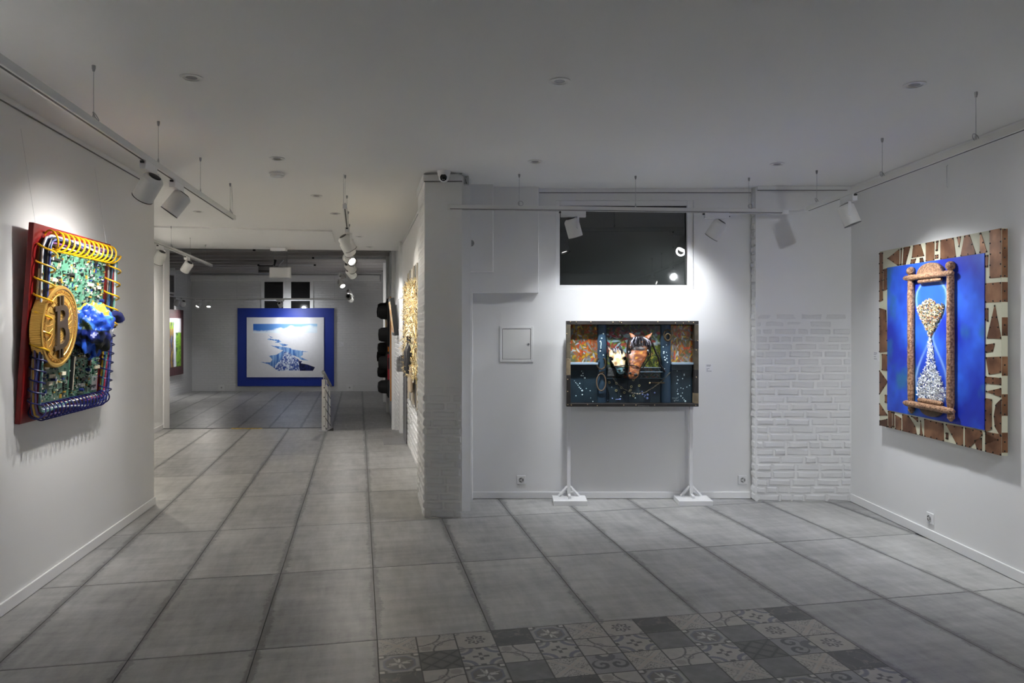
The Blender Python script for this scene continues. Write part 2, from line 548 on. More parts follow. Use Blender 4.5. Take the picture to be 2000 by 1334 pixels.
def clip(poly, a, b, c):
    """keep a*x+b*y<=c"""
    out = []
    for i in range(len(poly)):
        p, q = poly[i], poly[(i + 1) % len(poly)]
        dp = a * p[0] + b * p[1] - c; dq = a * q[0] + b * q[1] - c
        if dp <= 0: out.append(p)
        if dp * dq < 0:
            t = dp / (dp - dq); out.append((p[0] + t * (q[0] - p[0]), p[1] + t * (q[1] - p[1])))
    return out


def tile_mesh(poly, i, j):
    c = G0 + U * (0.6 * (i + .5)) + VV * (1.2 * (j + .5))
    loc = [((Vector((x, y, 0)) - c).dot(U), (Vector((x, y, 0)) - c).dot(VV)) for x, y in poly]
    me = MB().prism(loc, -0.012, 0.0).mesh('tile', TILEM)
    uv = me.uv_layers.new(name='tile')
    for lp in me.loops:
        co = me.vertices[lp.vertex_index].co
        uv.data[lp.index].uv = (co.x / 0.6 + 0.5, co.y / 1.2 + 0.5)
    return me, c


def inview(poly, z):
    ok = False
    for x, y in poly:
        if y < 1.5: continue
        px = 1000 + x / y * FOC; py = HZ - (z - CAMH) / y * FOC
        if -350 < px < 2350 and py < 1560: ok = True
    return ok


def inside_up(x, y):
    if y > 12.4 or y < 0: return False
    if y < 6.95: return lw(y) - .02 < x < rw(y)
    if x > cw(y): return y < 7.2 and -.7 < x < rw(y)
    return x > -5.61 + (12.08 - y) * .2025 - .05


def inside_low(x, y):
    return 11.9 < y < 22.9 and -9.8 < x < cw(y)


GAP = 0.002
full = None
for zone in (0, 1):
    for i in range(-16, 10):
        for j in range(-2, 17):
            if zone == 0 and 0 <= i < 4 and j in (-1, -2): continue
            o = G0 + U * (0.6 * i) + VV * (1.2 * j)
            cs = [o + U * GAP + VV * GAP, o + U * (0.6 - GAP) + VV * GAP, o + U * (0.6 - GAP) + VV * (1.2 - GAP), o + U * GAP + VV * (1.2 - GAP)]
            poly = [(p.x, p.y) for p in cs]
            ins = inside_low if zone else inside_up
            if not any(ins(*(o + U * (0.6 * a) + VV * (1.2 * b))[:2]) for a in (.05, .35, .65, .95) for b in (.05, .35, .65, .95)): continue
            if not inview(poly, LOW if zone else 0): continue
            pieces = [poly]
            if zone == 0 and max(y for x, y in poly) > 11.6:
                pa = clip(clip(poly, 1, 0, -2.915), -0.069, 1, 12.235 + 0.069 * 2.915 if False else 12.235 - 0.069 * (-2.915) * 0 + 0.0)
                # left of the rail the edge runs from (-5.61,12.045) to (-2.95,12.235); right of it from (-2.9,11.79) to (-1.87,11.9)
                sl = (12.235 - 12.045) / (5.61 - 2.95)
                pa = clip(clip(poly, 1, 0, -2.915), -sl, 1, 12.235 + sl * 2.95)
                sr = (11.9 - 11.79) / (2.9 - 1.873)
                pb = clip(clip(poly, -1, 0, 2.915), -sr, 1, 11.79 + sr * 2.9)
                pieces = [p for p in (pa, pb) if len(p) > 2]
            for p in pieces:
                whole = p is poly
                if whole and full: me, c = full[0], o + U * 0.3 + VV * 0.6
                else:
                    me, c = tile_mesh(p, i, j)
                    if whole: full = (me,)
                t = link('tile', me, floor_low if zone else floor, (c.x, c.y, LOW if zone else 0), (0, 0, TH))

# patterned cement tiles, 20 cm ------------------------------------
NP = 44
gx, gy = np.meshgrid(np.linspace(-1, 1, NP), np.linspace(-1, 1, NP))
rr = np.hypot(gx, gy); aa = np.arctan2(gy, gx)
rs = np.random.default_rng(3)
LGT, MID, DRK, NAV, TAN = (168, 164, 158), (132, 131, 129), (88, 87, 86), (112, 115, 125), (150, 143, 136)


def pat(kind):
    im = canvas(NP, NP, LGT)

    def put(mask, c): im[mask] = rgb(*c)
    ax, ay = np.abs(gx), np.abs(gy)
    if kind == 'star':
        put(rr < 9, MID); put((ax > .62) & (ay > .62), DRK)
        put((np.maximum(ax, ay) < .95) & (ax + ay < 1.35), (150, 148, 146)); put((np.maximum(ax, ay) < .8) & (ax + ay < 1.15), NAV)
        put(rr < .72, (108, 106, 104))
        k = np.cos(4 * aa)
        put((rr < .70) & (np.abs(np.sin(2 * aa + PI / 4)) * rr * 2.0 < .34 * (1 - rr / .72) + .10) & (rr > .05) & (np.cos(4 * aa + PI / 2) > 0), LGT)
        put((rr < .66) & (np.abs(np.sin(2 * aa)) < .45 * (1 - rr / .66)), (196, 193, 188))
        put((ax > .74) & (ay > .74), (190, 187, 182))
    elif kind == 'cross':
        put(rs.random((NP, NP)) < .16, DRK); d = np.minimum(np.abs(gx - gy), np.abs(gx + gy))
        put(d < .26, LGT); put((d < .28) & (d > .2) & (rs.random((NP, NP)) < .6), MID); put((d < .06) & (rs.random((NP, NP)) < .5), (172, 158, 146))
    elif kind == 'medal':
        put(np.hypot(ax - 1, ay - 1) < .3, MID); put(np.hypot(ax - 1, ay - 1) < .16, LGT)
        put((rr < .60) & (np.cos(8 * aa) * .1 + .48 > rr), DRK); put((rr < .42) & (np.cos(8 * aa) > .1) & (rr > .16), LGT); put(rr < .12, LGT)
    elif kind == 'dark':
        n = vnoise(NP, NP, (2, 2), rs); im[:] = np.array(rgb(84, 84, 84)) * (0.6 + .7 * n[..., None]); put(np.abs(n - .5) < .02, (112, 108, 102))
    elif kind == 'grey':
        n = vnoise(NP, NP, (3, 3), rs); im[:] = np.array(rgb(112, 112, 112)) * (0.7 + .6 * n[..., None])
    elif kind == 'scroll':
        put(np.abs(np.hypot(gx + 1, gy - 1) - 1.25) < .045, DRK); put(np.abs(np.hypot(gx - 1, gy + 1) - 1.25) < .045, DRK)
        put(np.abs(np.hypot(gx - .1, gy + .05) - .22) < .05, MID); put(np.hypot(gx - .6, gy - .6) < .28, (148, 144, 138))
        put((np.hypot(gx + .7, gy + .7) < .4) & (np.cos(6 * np.arctan2(gy + .7, gx + .7)) > 0), (150, 147, 143))
    elif kind == 'quatre':
        for sx in (-1, 1):
            for sy in (-1, 1):
                d = np.hypot(gx - sx, gy - sy); put((d < .74) & (d > .52), NAV); put(d < .36, MID)
        put((ax < .07) & (ay < .42), DRK); put((ay < .07) & (ax < .42), DRK); put(rr < .12, LGT)
        put((np.minimum(ax, ay) < .12) & (np.maximum(ax, ay) > .84), DRK)
    elif kind == 'spiral':
        put(rr < 9, (140, 140, 142))
        for s_ in (-1, 1):
            cx_, cy_ = -.1, .42 * s_
            r2 = np.hypot(gx - cx_, gy - cy_); a2 = np.arctan2(s_ * (gy - cy_), gx - cx_)
            put((r2 < .52) & (np.mod(a2 / (2 * PI) + r2 * 2.1, 1) < .45), (82, 83, 88))
        put((np.hypot(gx - .75, gy) < .5) & (gx > .2), (96, 97, 102))
        put(np.hypot(gx - .95, gy) < .22, LGT)
    elif kind == 'lattice':
        put(rr < 9, (92, 92, 90)); d = np.minimum(np.abs(np.mod(gx + gy + .5, 1) - .5), np.abs(np.mod(gx - gy + .5, 1) - .5))
        put(d < .09, (66, 66, 65)); put((d > .25), (100, 100, 97))
    wear = 0.85 + 0.3 * vnoise(NP, NP, (4, 4), rs)[..., None]
    im *= wear * 0.95
    put(np.maximum(ax, ay) > .975, (80, 79, 78))
    return im


PMAT = vmat('printed_cement_tile', 0.36, 0.45)
PT = {}
for k in ('star', 'cross', 'medal', 'dark', 'grey', 'scroll', 'quatre', 'spiral', 'lattice'):
    PT[k] = grid_mesh('patterned_tile_' + k, pat(k), 0.197, 0.197, PMAT, -0.0985, -0.0985, 0.0, flat=True)
    n0 = len(PT[k].vertices)
LAY = ["cross scroll medal dark star cross medal dark cross scroll quatre dark",
       "star lattice quatre scroll quatre scroll quatre grey star grey medal cross",
       "dark scroll star grey cross spiral cross scroll quatre lattice spiral medal",
       "grey cross medal dark dark scroll star grey cross grey cross dark",
       "quatre spiral cross scroll medal star dark quatre grey star spiral quatre",
       "scroll star dark quatre cross grey spiral scroll medal cross dark star"]
base = MB().prism([tuple((G0 + U * a + VV * b)[:2]) for a, b in ((0, 0), (0, -1.2), (2.4, -1.2), (2.4, 0))], -0.012, -0.001)
for r_, row in enumerate(LAY):
    for c_, k in enumerate(row.split()):
        p = G0 + U * (0.2 * (c_ + .5)) - VV * (0.2 * (r_ + .5))
        if not inview([(p.x, p.y)], 0): continue
        link('patterned_tile', PT[k], floor, (p.x, p.y, 0.0005), (0, 0, TH + (PI / 2) * ((r_ * 5 + c_ * 3) % 4)))
base.build('tile_bed', GROUT, floor)

# baseboards ----------------------------------------------------------
def board(name, A, B, t, h, label):
    A = Vector((*A, 0)); B = Vector((*B, 0)); d = (B - A).normalized(); n = Vector((-d.y, d.x, 0)) * t
    poly = [A, B, B + n, A + n]
    if t < 0: poly = poly[::-1]
    o = MB().prism([(p.x, p.y) for p in poly], 0.002, h).build(name, TRIM, bevel=0.004)
    return struct(o, label)


board('baseboard_left', (lw(0), 0), (lw(6.9), 6.9), -0.014, 0.075, 'white baseboard below the coin artwork')
board('baseboard_right', (rw(0), 0), (rw(7.03), 7.03), 0.014, 0.075, 'white baseboard below the hourglass painting')
board('baseboard_alcove', (at(923, 0, 7.15).x, ALC), (2.27, ALC), -0.014, 0.065, 'white baseboard of the alcove')
board('baseboard_passage', (-4.6, 7.2), (-5.60, 12.05), -0.014, 0.075, 'white baseboard of the side passage')

# picture rails with a shadow gap under the ceiling
def rail(name, A, B, t, label):
    o = board(name, A, B, t, 0.0, label); bpy.data.objects.remove(o)
    A = Vector((*A, 0)); B = Vector((*B, 0)); d = (B - A).normalized(); n = Vector((-d.y, d.x, 0)) * t
    poly = [A, B, B + n, A + n]
    if t < 0: poly = poly[::-1]
    pl = [(p.x, p.y) for p in poly]
    o = struct(MB().prism(pl, CEIL - 0.035, CEIL - 0.002).build(name, TRIM), label)
    n2 = n * 0.5
    poly = [A, B, B + n2, A + n2]
    if t < 0: poly = poly[::-1]
    MB().prism([(p.x, p.y) for p in poly], CEIL - 0.041, CEIL - 0.035).build('shadow_gap', GREYGAP, o)


rail('trim_4', (lw(0), 0), (lw(6.88), 6.88), -0.016, 'picture rail along the top of the coin artwork wall')
rail('trim_5', (rw(0), 0), (rw(7.03), 7.03), 0.016, 'picture rail along the top of the hourglass wall')
rail('trim_6', (at(1053, 0, 7.15).x, ALC), (2.27, ALC), -0.016, 'picture rail above the dark window')
rail('trim_7', (2.29, 7.02), (3.16, 7.02), -0.012, 'picture rail above the brick pier')
rail('trim_8', (cw(8.0), 8.0), (cw(12.7), 12.7), 0.016, 'picture rail along the corridor wall')

# bricks ---------------------------------------------------------------
def brick_var(seed):
    q = random.Random(seed); b = MB()
    e = 0.10; ez = 0.22
    j = lambda a: q.uniform(-a, a)
    fr = [(-.5 + e + j(.03), -1 + j(.25), -.5 + ez + j(.08)), (0 + j(.1), -1.05 + j(.25), -.5 + ez + j(.1)), (.5 - e + j(.03), -1 + j(.25), -.5 + ez + j(.08)),
          (.5 - e + j(.03), -1 + j(.25), .5 - ez + j(.08)), (0 + j(.1), -1.05 + j(.25), .5 - ez + j(.1)), (-.5 + e + j(.03), -1 + j(.25), .5 - ez + j(.08))]
    bk = [(-.5, 0, -.5), (0, 0, -.5), (.5, 0, -.5), (.5, 0, .5), (0, 0, .5), (-.5, 0, .5)]
    b.add(fr + bk, [(0, 1, 4, 5), (1, 2, 3, 4)] + [(i, 6 + i, 6 + (i + 1) % 6, (i + 1) % 6) for i in range(6)])
    me = b.mesh('brick', BRICKM, True)
    return me


BV = [brick_var(i) for i in range(8)]
QB = random.Random(11)


def bricks(parent, origin, rz, width, z0, z1, h=0.0705, proud=0.013, fade=(0.5, 1.9)):
    """one object per brick on a wall face; origin = left end of the face on the floor, viewed from -y"""
    ca, sa = math.cos(rz), math.sin(rz)
    rows = int((z1 - z0) / h); k = 0
    for r_ in range(rows):
        x = -QB.uniform(0.02, 0.2) if width > 0.3 else -QB.uniform(0, .12)
        z = z0 + (r_ + .5) * h
        pr = proud * (1 - 0.93 * min(1, max(0, (z - fade[0]) / (fade[1] - fade[0]))))
        while x < width - 0.015:
            L_ = QB.choice((0.225, 0.215, 0.235, 0.22, 0.11))
            a = max(0.002, x); b = min(width - 0.002, x + L_)
            if b - a > 0.02:
                cx = (a + b) / 2
                link('brick', BV[QB.randrange(8)], parent, (origin[0] + ca * cx, origin[1] + sa * cx, z), (0, 0, rz), (b - a - 0.008, pr * QB.uniform(.6, 1.25), h - 0.007))
            x += L_


pier = struct(MB().box(2.28, 3.19, 7.035, 7.3, -0.02, 3.0).build('wall_pier', WALL), 'white painted brick pier right of the alcove')
bricks(pier, (2.28, 7.037), 0, 0.895, 0.0, 2.905)
bricks(pier, (2.282, 7.155), -PI / 2, 0.118, 0.0, 2.905, proud=0.012, fade=(5, 6))

PLA = Vector((-0.747, 6.425, 0)); PLB = Vector((-0.427, 6.415, 0))
pf = [tuple(PLA[:2]), tuple(PLB[:2]), (-0.565, 7.2), (-0.90, 7.2)]
pillar = struct(MB().prism(pf, -0.02, 2.90).build('wall_pillar', WALL), 'free white painted brick pillar carrying the dome camera')
rzp = math.atan2(PLB.y - PLA.y, PLB.x - PLA.x)
bricks(pillar, (PLA.x, PLA.y + .003), rzp, (PLB - PLA).length, 0.0, 2.86, proud=0.013, fade=(0.75, 1.2))
sd = Vector((PLA.x + 0.90, 0, 0))
bricks(pillar, (-0.898, 7.195), math.atan2(6.425 - 7.195, -0.747 + 0.898), 0.78, 0.0, 2.86, proud=0.012, fade=(.9, 2.4))
cap = MB().prism([(PLA.x - .012, PLA.y - .014), (PLB.x + .012, PLB.y - .014), (-0.55, 7.2), (-0.915, 7.2)], 2.875, 2.94).build('pillar_cap', TRIM, pillar, bevel=0.004)
for dz in (2.872, 2.936):
    MB().prism([(PLA.x - .004, PLA.y - .016), (PLB.x + .004, PLB.y - .016), (PLB.x, PLB.y), (PLA.x, PLA.y)], dz - .003, dz + .003).build('shadow_gap', GREYGAP, pillar)

# brickwork of the corridor wall, seen almost edge-on: real relief joined into one part
wc = bpy.data.objects['wall_corridor']
bk = MB(); y = 0
for r_ in range(28):
    s_ = 0.12 * (r_ % 2)
    while s_ < 8.3:
        L_ = 0.225
        Y0 = 7.3 + s_ * math.cos(TH); Y1 = Y0 + (L_ - 0.008) * math.cos(TH)
        z = 0.004 + r_ * 0.072 if Y0 < 11.9 else LOW + 0.004 + r_ * 0.072
        p = 0.012 * QB.uniform(.6, 1.3)
        n = -U
        A = Vector((cw(Y0), Y0, 0)); B = Vector((cw(Y1), Y1, 0)); dd = (B - A).normalized() * 0.012
        vs = []
        for zz, ins in ((z, 0), (z + 0.064, 0)):
            vs += [A + Vector((0, 0, zz)), B + Vector((0, 0, zz))]
        vs2 = [A + dd + n * p + Vector((0, 0, z + .012)), B - dd + n * p + Vector((0, 0, z + .012)), A + dd + n * p + Vector((0, 0, z + .052)), B - dd + n * p + Vector((0, 0, z + .052))]
        bk.add(vs + vs2, [(4, 6, 7, 5), (0, 4, 5, 1), (2, 3, 7, 6), (0, 2, 6, 4), (1, 5, 7, 3)])
        s_ += L_
prop(bk.build('brickwork', BRICKM, wc), kind='stuff')
# pilasters of the corridor wall
for Y0, w_, z0 in ((7.32, 0.12, 0.0), (11.55, 0.22, 0.0), (14.3, 0.3, LOW), (17.2, 0.3, LOW), (19.6, 0.3, LOW)):
    A = Vector((cw(Y0), Y0, 0)); B = A + VV * w_; n = -U * 0.06
    MB().prism([tuple((A + U * .05)[:2]), tuple((B + U * .05)[:2]), tuple((B + n)[:2]), tuple((A + n)[:2])], z0, 3.35 if z0 < 0 else CEIL).build('pilaster', WALL, wc)
MB().prism([tuple(Vector((cw(8.0), 8.0, 0))[:2]), tuple((Vector((cw(8.0), 8.0, 0)) + VV * 5)[:2]), tuple((Vector((cw(8.0), 8.0, 0)) + VV * 5 - U * .015)[:2]), tuple((Vector((cw(8.0), 8.0, 0)) - U * .015)[:2])], 2.1, CEIL - .05).build('plaster_field', WALL, wc)

# window of the alcove --------------------------------------------------
GLASS = mat('dark_night_glass', (0.026, 0.030, 0.029), 0.015, spec=0.9, coat=1.0)
win = empty('window_1', ((WX0 + WX1) / 2, ALC + 0.02, WZ0)); struct(win, 'dark window with white frame above the horse artwork')
hw, hh = (WX1 - WX0) / 2, WZ1 - WZ0
gx0, gx1, gz0, gz1 = at(1093, 0, 7.19).x - win.location.x, at(1341, 0, 7.19).x - win.location.x, at(0, 557, 7.19).z - WZ0, at(0, 402, 7.19).z - WZ0
fr = MB().box(-hw, gx0, 0, .06, 0, hh).box(gx1, hw, 0, .06, 0, hh).box(gx0, gx1, 0, .06, 0, gz0).box(gx0, gx1, 0, .06, gz1, hh)
fr.build('window_frame', TRIM, win, bevel=0.004)
ga = MB().box(gx0, gx0 + .008, .034, .05, gz0, gz1).box(gx1 - .012, gx1, .034, .05, gz0, gz1).box(gx0, gx1, .034, .05, gz0, gz0 + .008).box(gx0, gx1, .034, .05, gz1 - .012, gz1)
ga.build('gasket', BLACK, win)
MB().box(gx0 + .001, gx1 - .001, 0.045, 0.06, gz0, gz1).build('pane', GLASS, win)

# windows of the lower room
def casement(loc, w, h, rz, name, label, rows=2):
    r_ = empty(name, loc, rz); struct(r_, label)
    f = 0.10
    MB().box(-w / 2 - f, -w / 2, -.03, .02, 0, h).box(w / 2, w / 2 + f, -.03, .02, 0, h).box(-w / 2 - f, w / 2 + f, -.03, .02, h, h + f).box(-w / 2 - f, w / 2 + f, -.03, .02, -f, 0).build('window_frame', TRIM, r_)
    MB().box(-.12, .12, -.03, .02, 0, h).build('mullion', TRIM, r_)
    for s_ in (-1, 1):
        x0, x1 = (.12, w / 2) if s_ > 0 else (-w / 2, -.12)
        for k in range(rows):
            z0, z1 = h * k / rows + .03, h * (k + 1) / rows - .03
            MB().box(x0, x1, -.012, .0, z0, z1).build('pane', mat('far_dark_glass', (0.012, 0.012, 0.013), 0.08, spec=0.8), r_)
        for k in range(1, rows):
            MB().box(x0, x1, -.028, .0, h * k / rows - .03, h * k / rows + .03).build('glazing_bar', TRIM, r_)
    return r_


a_ = at(517, 660, 22.9); b_ = at(606, 549, 22.9)
casement(((a_.x + b_.x) / 2, 22.89, at(0, 660, 22.9).z), b_.x - a_.x, b_.z - a_.z, 0, 'window_2', 'four-pane casement window on the far wall above the blue print', 3)
fy = 20.3; fxl = -9.76 + (23 - fy) * .119
casement((fxl + .012, fy, 2.05), 1.7, 1.05, PI / 2 + math.atan(.119), 'window_3', 'dark window on the far side wall above the waterfall painting', 2)
# ================================================================== TRACKS AND SPOTLIGHTS
TZ = 2.632           # underside of the tracks


def track(A, B, wires, label, side=0, z=TZ, ceil=CEIL, rings=(), lead=None):
    """suspended lighting track from A to B (xy); wires = distances along it"""
    A = Vector((*A, z)); B = Vector((*B, z)); d = B - A; ln = d.length; rz = math.atan2(d.y, d.x)
    r_ = empty('light_track', A, rz, label=label, cat='light track', group='white suspended light tracks')
    MB().box(0, ln, -.0175, .0175, 0, .040).build('rail', WMETAL, r_, bevel=0.002)
    MB().box(0.02, ln - .02, -.0185 if side >= 0 else .0165, -.0165 if side >= 0 else .0185, .003, .0075).box(0.02, ln - .02, -.006, .006, -.0008, .002).build('slot', BLACK, r_)
    MB().box(ln - .004, ln + .012, -.0185, .0185, -.002, .042).build('end_cap', WPLAST, r_, bevel=0.002)
    for k, s_ in enumerate(wires):
        w = MB().cyl((s_, 0, .03), (s_, 0, ceil - z), .0017, 6).build('suspension_wire', STEEL, r_)
        MB().lathe([(.009, ceil - z), (.009, ceil - z - .014), (.005, ceil - z - .03)], 12).build('ceiling_cup', GREYM, w, loc=(s_, 0, 0))
        MB().lathe([(.006, .03), (.006, .06), (.003, .075)], 10).build('gripper', STEEL, w, loc=(s_, 0, 0))
        if k in rings:
            pts = [(s_ + .012 + .022 * math.cos(a), .012 * math.sin(a) - .006, .06 + .022 * math.sin(a)) for a in np.linspace(0, 2 * PI, 14)[:-1]]
            MB().tube(pts, .002, 5, True).build('cable_ring', GREYM, w)
    if lead:
        s_ = lead
        pts = [(s_ + .03 * math.sin(t * PI) + .01 * t, .012, .03 + (ceil - z - .03) * t) for t in np.linspace(0, 1, 12)]
        MB().tube(pts, .0035, 6).build('power_lead', WPLAST, r_)
    return r_


HEADP = [(.050, .078), (.060, .080), (.0635, .076), (.0635, -.058), (.060, -.066), (.046, -.080), (.030, -.081)]
_head = MB().lathe(HEADP, 28, cap0=False).mesh('head', WMETAL, 35)
_vent = MB().lathe([(.036, -.0805), (.038, -.083), (.030, -.086)], 20).mesh('vent', BLACK, 35)
_refl = MB().lathe([(.052, .080), (.046, .058), (.040, .056)], 24, cap0=False, cap1=False).mesh('reflector', BLACK, 40)
_rim = MB().lathe([(.0615, .0795), (.0640, .0795), (.0645, .083), (.0600, .084), (.052, .081)], 28, cap0=False, cap1=False).mesh('rim', mat('dark_rim', (0.05, 0.05, 0.05), 0.4), 35)
_lens = MB().lathe([(.047, .060), (.047, .062)], 20).mesh('lens', LENS)
_adapter = MB().box(-.108, .108, -.0185, .0185, -.052, -.002).box(-.03, .03, -.012, .012, -.004, -.0015).mesh('adapter', WPLAST)
_clip = MB().box(-.124, -.107, -.010, .010, -.018, -.006).box(.107, .120, -.008, .008, -.034, -.026).mesh('clip', BLACK)
_arm = MB().box(-.011, .011, -.069, -.0655, -.150, -.052).box(-.011, .011, -.069, .012, -.055, -.051).mesh('bracket', WPLAST)
_knob = MB().cyl((0, -.073, -.145), (0, -.062, -.145), .014, 14).mesh('pivot', WPLAST)
COOL = (0.93, 0.96, 1.0); WARMC = (1.0, 0.93, 0.82); NEUT = (1.0, 0.975, 0.94)


def spot(P, rz, aim, label, watts=60, cone=55, col=NEUT, blend=0.95, z=TZ, spill=0, soft=0.035):
    r_ = empty('track_spotlight', (P[0], P[1], z), rz, label=label, cat='spotlight', group='white track spotlights')
    M = Matrix.Translation((P[0], P[1], z)) @ Matrix.Rotation(rz, 4, 'Z')
    c = Vector((0, 0, -.145))
    a = (M.inverted() @ Vector(aim)) - c
    q = a.to_track_quat('Z', 'Y')
    link('adapter', _adapter, r_); link('clip', _clip, r_)
    # bracket turns about the vertical with the head
    yaw = math.atan2(a.y, a.x) - PI / 2
    br = link('bracket', _arm, r_, rot=(0, 0, yaw + PI / 2)); link('pivot', _knob, br)
    hd = link('head', _head, r_, c); hd.rotation_mode = 'QUATERNION'; hd.rotation_quaternion = q
    for n_, me in (('vent', _vent), ('reflector', _refl), ('rim', _rim), ('lens', _lens)):
        link(n_, me, hd)
    ld = bpy.data.lights.new('spot_beam', 'SPOT'); ld.energy = watts * POWER; ld.color = col
    ld.spot_size = math.radians(cone * CONE); ld.spot_blend = blend; ld.shadow_soft_size = soft
    lo = bpy.data.objects.new('spot_beam', ld); COL.objects.link(lo); lo.parent = hd
    lo.location = (0, 0, .088); lo.rotation_euler = (PI, 0, 0)
    if spill:                       # the wide soft light around the beam
        l2 = bpy.data.lights.new('spot_spill', 'SPOT'); l2.energy = spill * POWER; l2.color = col
        l2.spot_size = math.radians(140); l2.spot_blend = 1.0; l2.shadow_soft_size = 0.05
        o2 = bpy.data.objects.new('spot_spill', l2); COL.objects.link(o2); o2.parent = hd
        o2.location = (0, 0, .088); o2.rotation_euler = (PI, 0, 0)
    return r_


def ltp(Y): return (-2.104 - .153 * (Y - 3.782), Y)
def mtp(Y): return (-1.444 - .2045 * (Y - 6.507), Y)
def ptp(Y): return (-4.27 - .2025 * (Y - 8.95), Y)
def rtp(Y): return (2.559 + (6.316 - Y) * .018, Y)


kL = math.hypot(1, .153)
track(ltp(-2.5), ltp(7.02), [(y + 2.5) * kL for y in (0.7, 1.73, 2.75, 3.782, 4.807, 5.839, 6.878)], 'suspended light track along the coin artwork wall with four hanging wires', -1, rings=(3, 6), lead=(7.02 + 2.46) * kL)
rzL = math.atan2(1, -.153); rzM = math.atan2(1, -.2045)
track(mtp(6.36), mtp(12.3), [(y - 6.36) * 1.021 for y in (6.507, 7.52, 8.55, 9.615, 10.7, 11.8)], 'suspended light track running down the middle of the corridor', lead=.1)
track(ptp(7.2), ptp(12.45), [(y - 7.2) * 1.02 for y in (7.8, 8.8, 9.8, 10.9, 12.0)], 'suspended light track in the passage behind the white side wall', rings=(2, 3))
ta, tb = (-.55, 6.42), (2.40, 6.645)
rzA = math.atan2(tb[1] - ta[1], tb[0] - ta[0])
track(ta, tb, [(x - ta[0]) * 1.003 for x in (.062, 1.075, 2.087)], 'suspended light track crossing in front of the dark window', 1, rings=(0, 2))
track(rtp(-2.5), rtp(6.5), [y + 2.5 for y in (0.1, 1.1, 2.15, 3.18, 4.21, 5.238, 6.316)], 'suspended light track along the hourglass wall', 1, rings=(4, 5, 6))
# flexible corner joint between the two
c0, c1 = Vector((2.40, 6.645, TZ + .017)), Vector((rtp(6.5)[0], 6.5, TZ + .017))
cj = empty('track_corner_joint', (2.46, 6.62, TZ), label='white flexible corner joint linking the two light tracks by the brick pier', cat='light track')
pts = [c0, (2.46, 6.648, TZ + .014), (2.52, 6.61, TZ + .012), (2.552, 6.56, TZ + .014), c1]
MB().tube([Vector(p) - Vector((2.46, 6.62, TZ)) for p in pts], .014, 10).build('joint', WPLAST, cj, True)
MB().box(-.075, -.02, .005, .045, -.002, .036).build('end_block', WPLAST, cj, bevel=.003)
MB().box(.08, .12, -.13, -.08, -.002, .036).build('end_block', WPLAST, cj, bevel=.003)

# visible spots -------------------------------------------------------
spot(ltp(4.617), rzL, (-2.98, 4.95, 1.55), 'big spotlight nearest the viewer on the coin artwork wall track', 30, 55, NEUT, spill=14)
spot(ltp(5.206), rzL, (-3.02, 5.0, 1.5), 'second spotlight on the coin artwork wall track, beyond the nearest one', 30, 55, NEUT, spill=14)
spot((.53, 6.503), rzA, (1.06, 6.85, 0.68), 'spotlight hanging in front of the left part of the dark window', 56, 42, COOL, spill=29)
spot((1.795, 6.600), rzA, (1.22, 7.0, 1.55), 'spotlight on the alcove track right of the dark window', 24, 34, COOL, spill=30)
spot(rtp(5.74), PI / 2, (3.16, 5.55, 0.9), 'spotlight on the hourglass wall track next to the brick pier', 40, 46, COOL, spill=42)
spot(mtp(7.65), rzM, (-1.15, 8.2, 1.5), 'nearest spotlight of the corridor row, seen from its black vented back', 56, 46, NEUT)
spot(mtp(8.15), rzM, (-1.35, 9.3, 1.35), 'second spotlight of the corridor row, pointing at the straw artwork', 58, 46, NEUT)
spot(mtp(9.48), rzM, (-0.95, 8.4, 1.6), 'brightly lit spotlight of the corridor row facing the viewer', 30, 50, WARMC)
spot(mtp(10.75), rzM, (-1.75, 11.9, 1.6), 'fourth spotlight of the corridor row', 48, 44, NEUT)
spot(mtp(12.0), rzM, (-2.0, 13.0, 1.6), 'last and smallest spotlight of the corridor row', 34, 46, NEUT)
spot(ptp(7.75), rzM, (-2.3, 6.7, 0.0), 'spotlight hidden behind the end of the coin artwork wall', 62, 95, WARMC)
spot(ptp(9.25), rzM, (-5.0, 9.6, 1.4), 'spotlight half hidden by the end of the coin artwork wall', 66, 80, WARMC)
spot(ptp(10.7), rzM, (-5.45, 11.05, 1.5), 'spotlight on the passage track in front of the grey beams', 66, 80, WARMC)
# unseen spots added as fill on the same tracks, beside and behind the viewer
for Y, s_ in ((2.6, 'third'), (0.4, 'fourth'), (-1.6, 'fifth')):
    spot(ltp(Y), rzL, (lw(Y + .3), Y + .3, 2.2), s_ + ' spotlight on the coin artwork wall track, added unseen beside the viewer for fill light', 44, 46, NEUT)
spot(rtp(2.02), PI / 2, (3.2, 5.3, 1.1), 'spotlight on the hourglass wall track, added unseen beside the viewer for fill light', 90, 42, COOL)
spot(rtp(0.2), PI / 2, (rw(.4), .6, 2.2), 'spotlight on the hourglass wall track, added unseen behind the viewer for fill light', 44, 46, COOL)
spot(rtp(-1.9), PI / 2, (3.4, -0.9, 2.1), 'last spotlight on the hourglass wall track, added unseen behind the viewer for fill light', 44, 50, COOL)

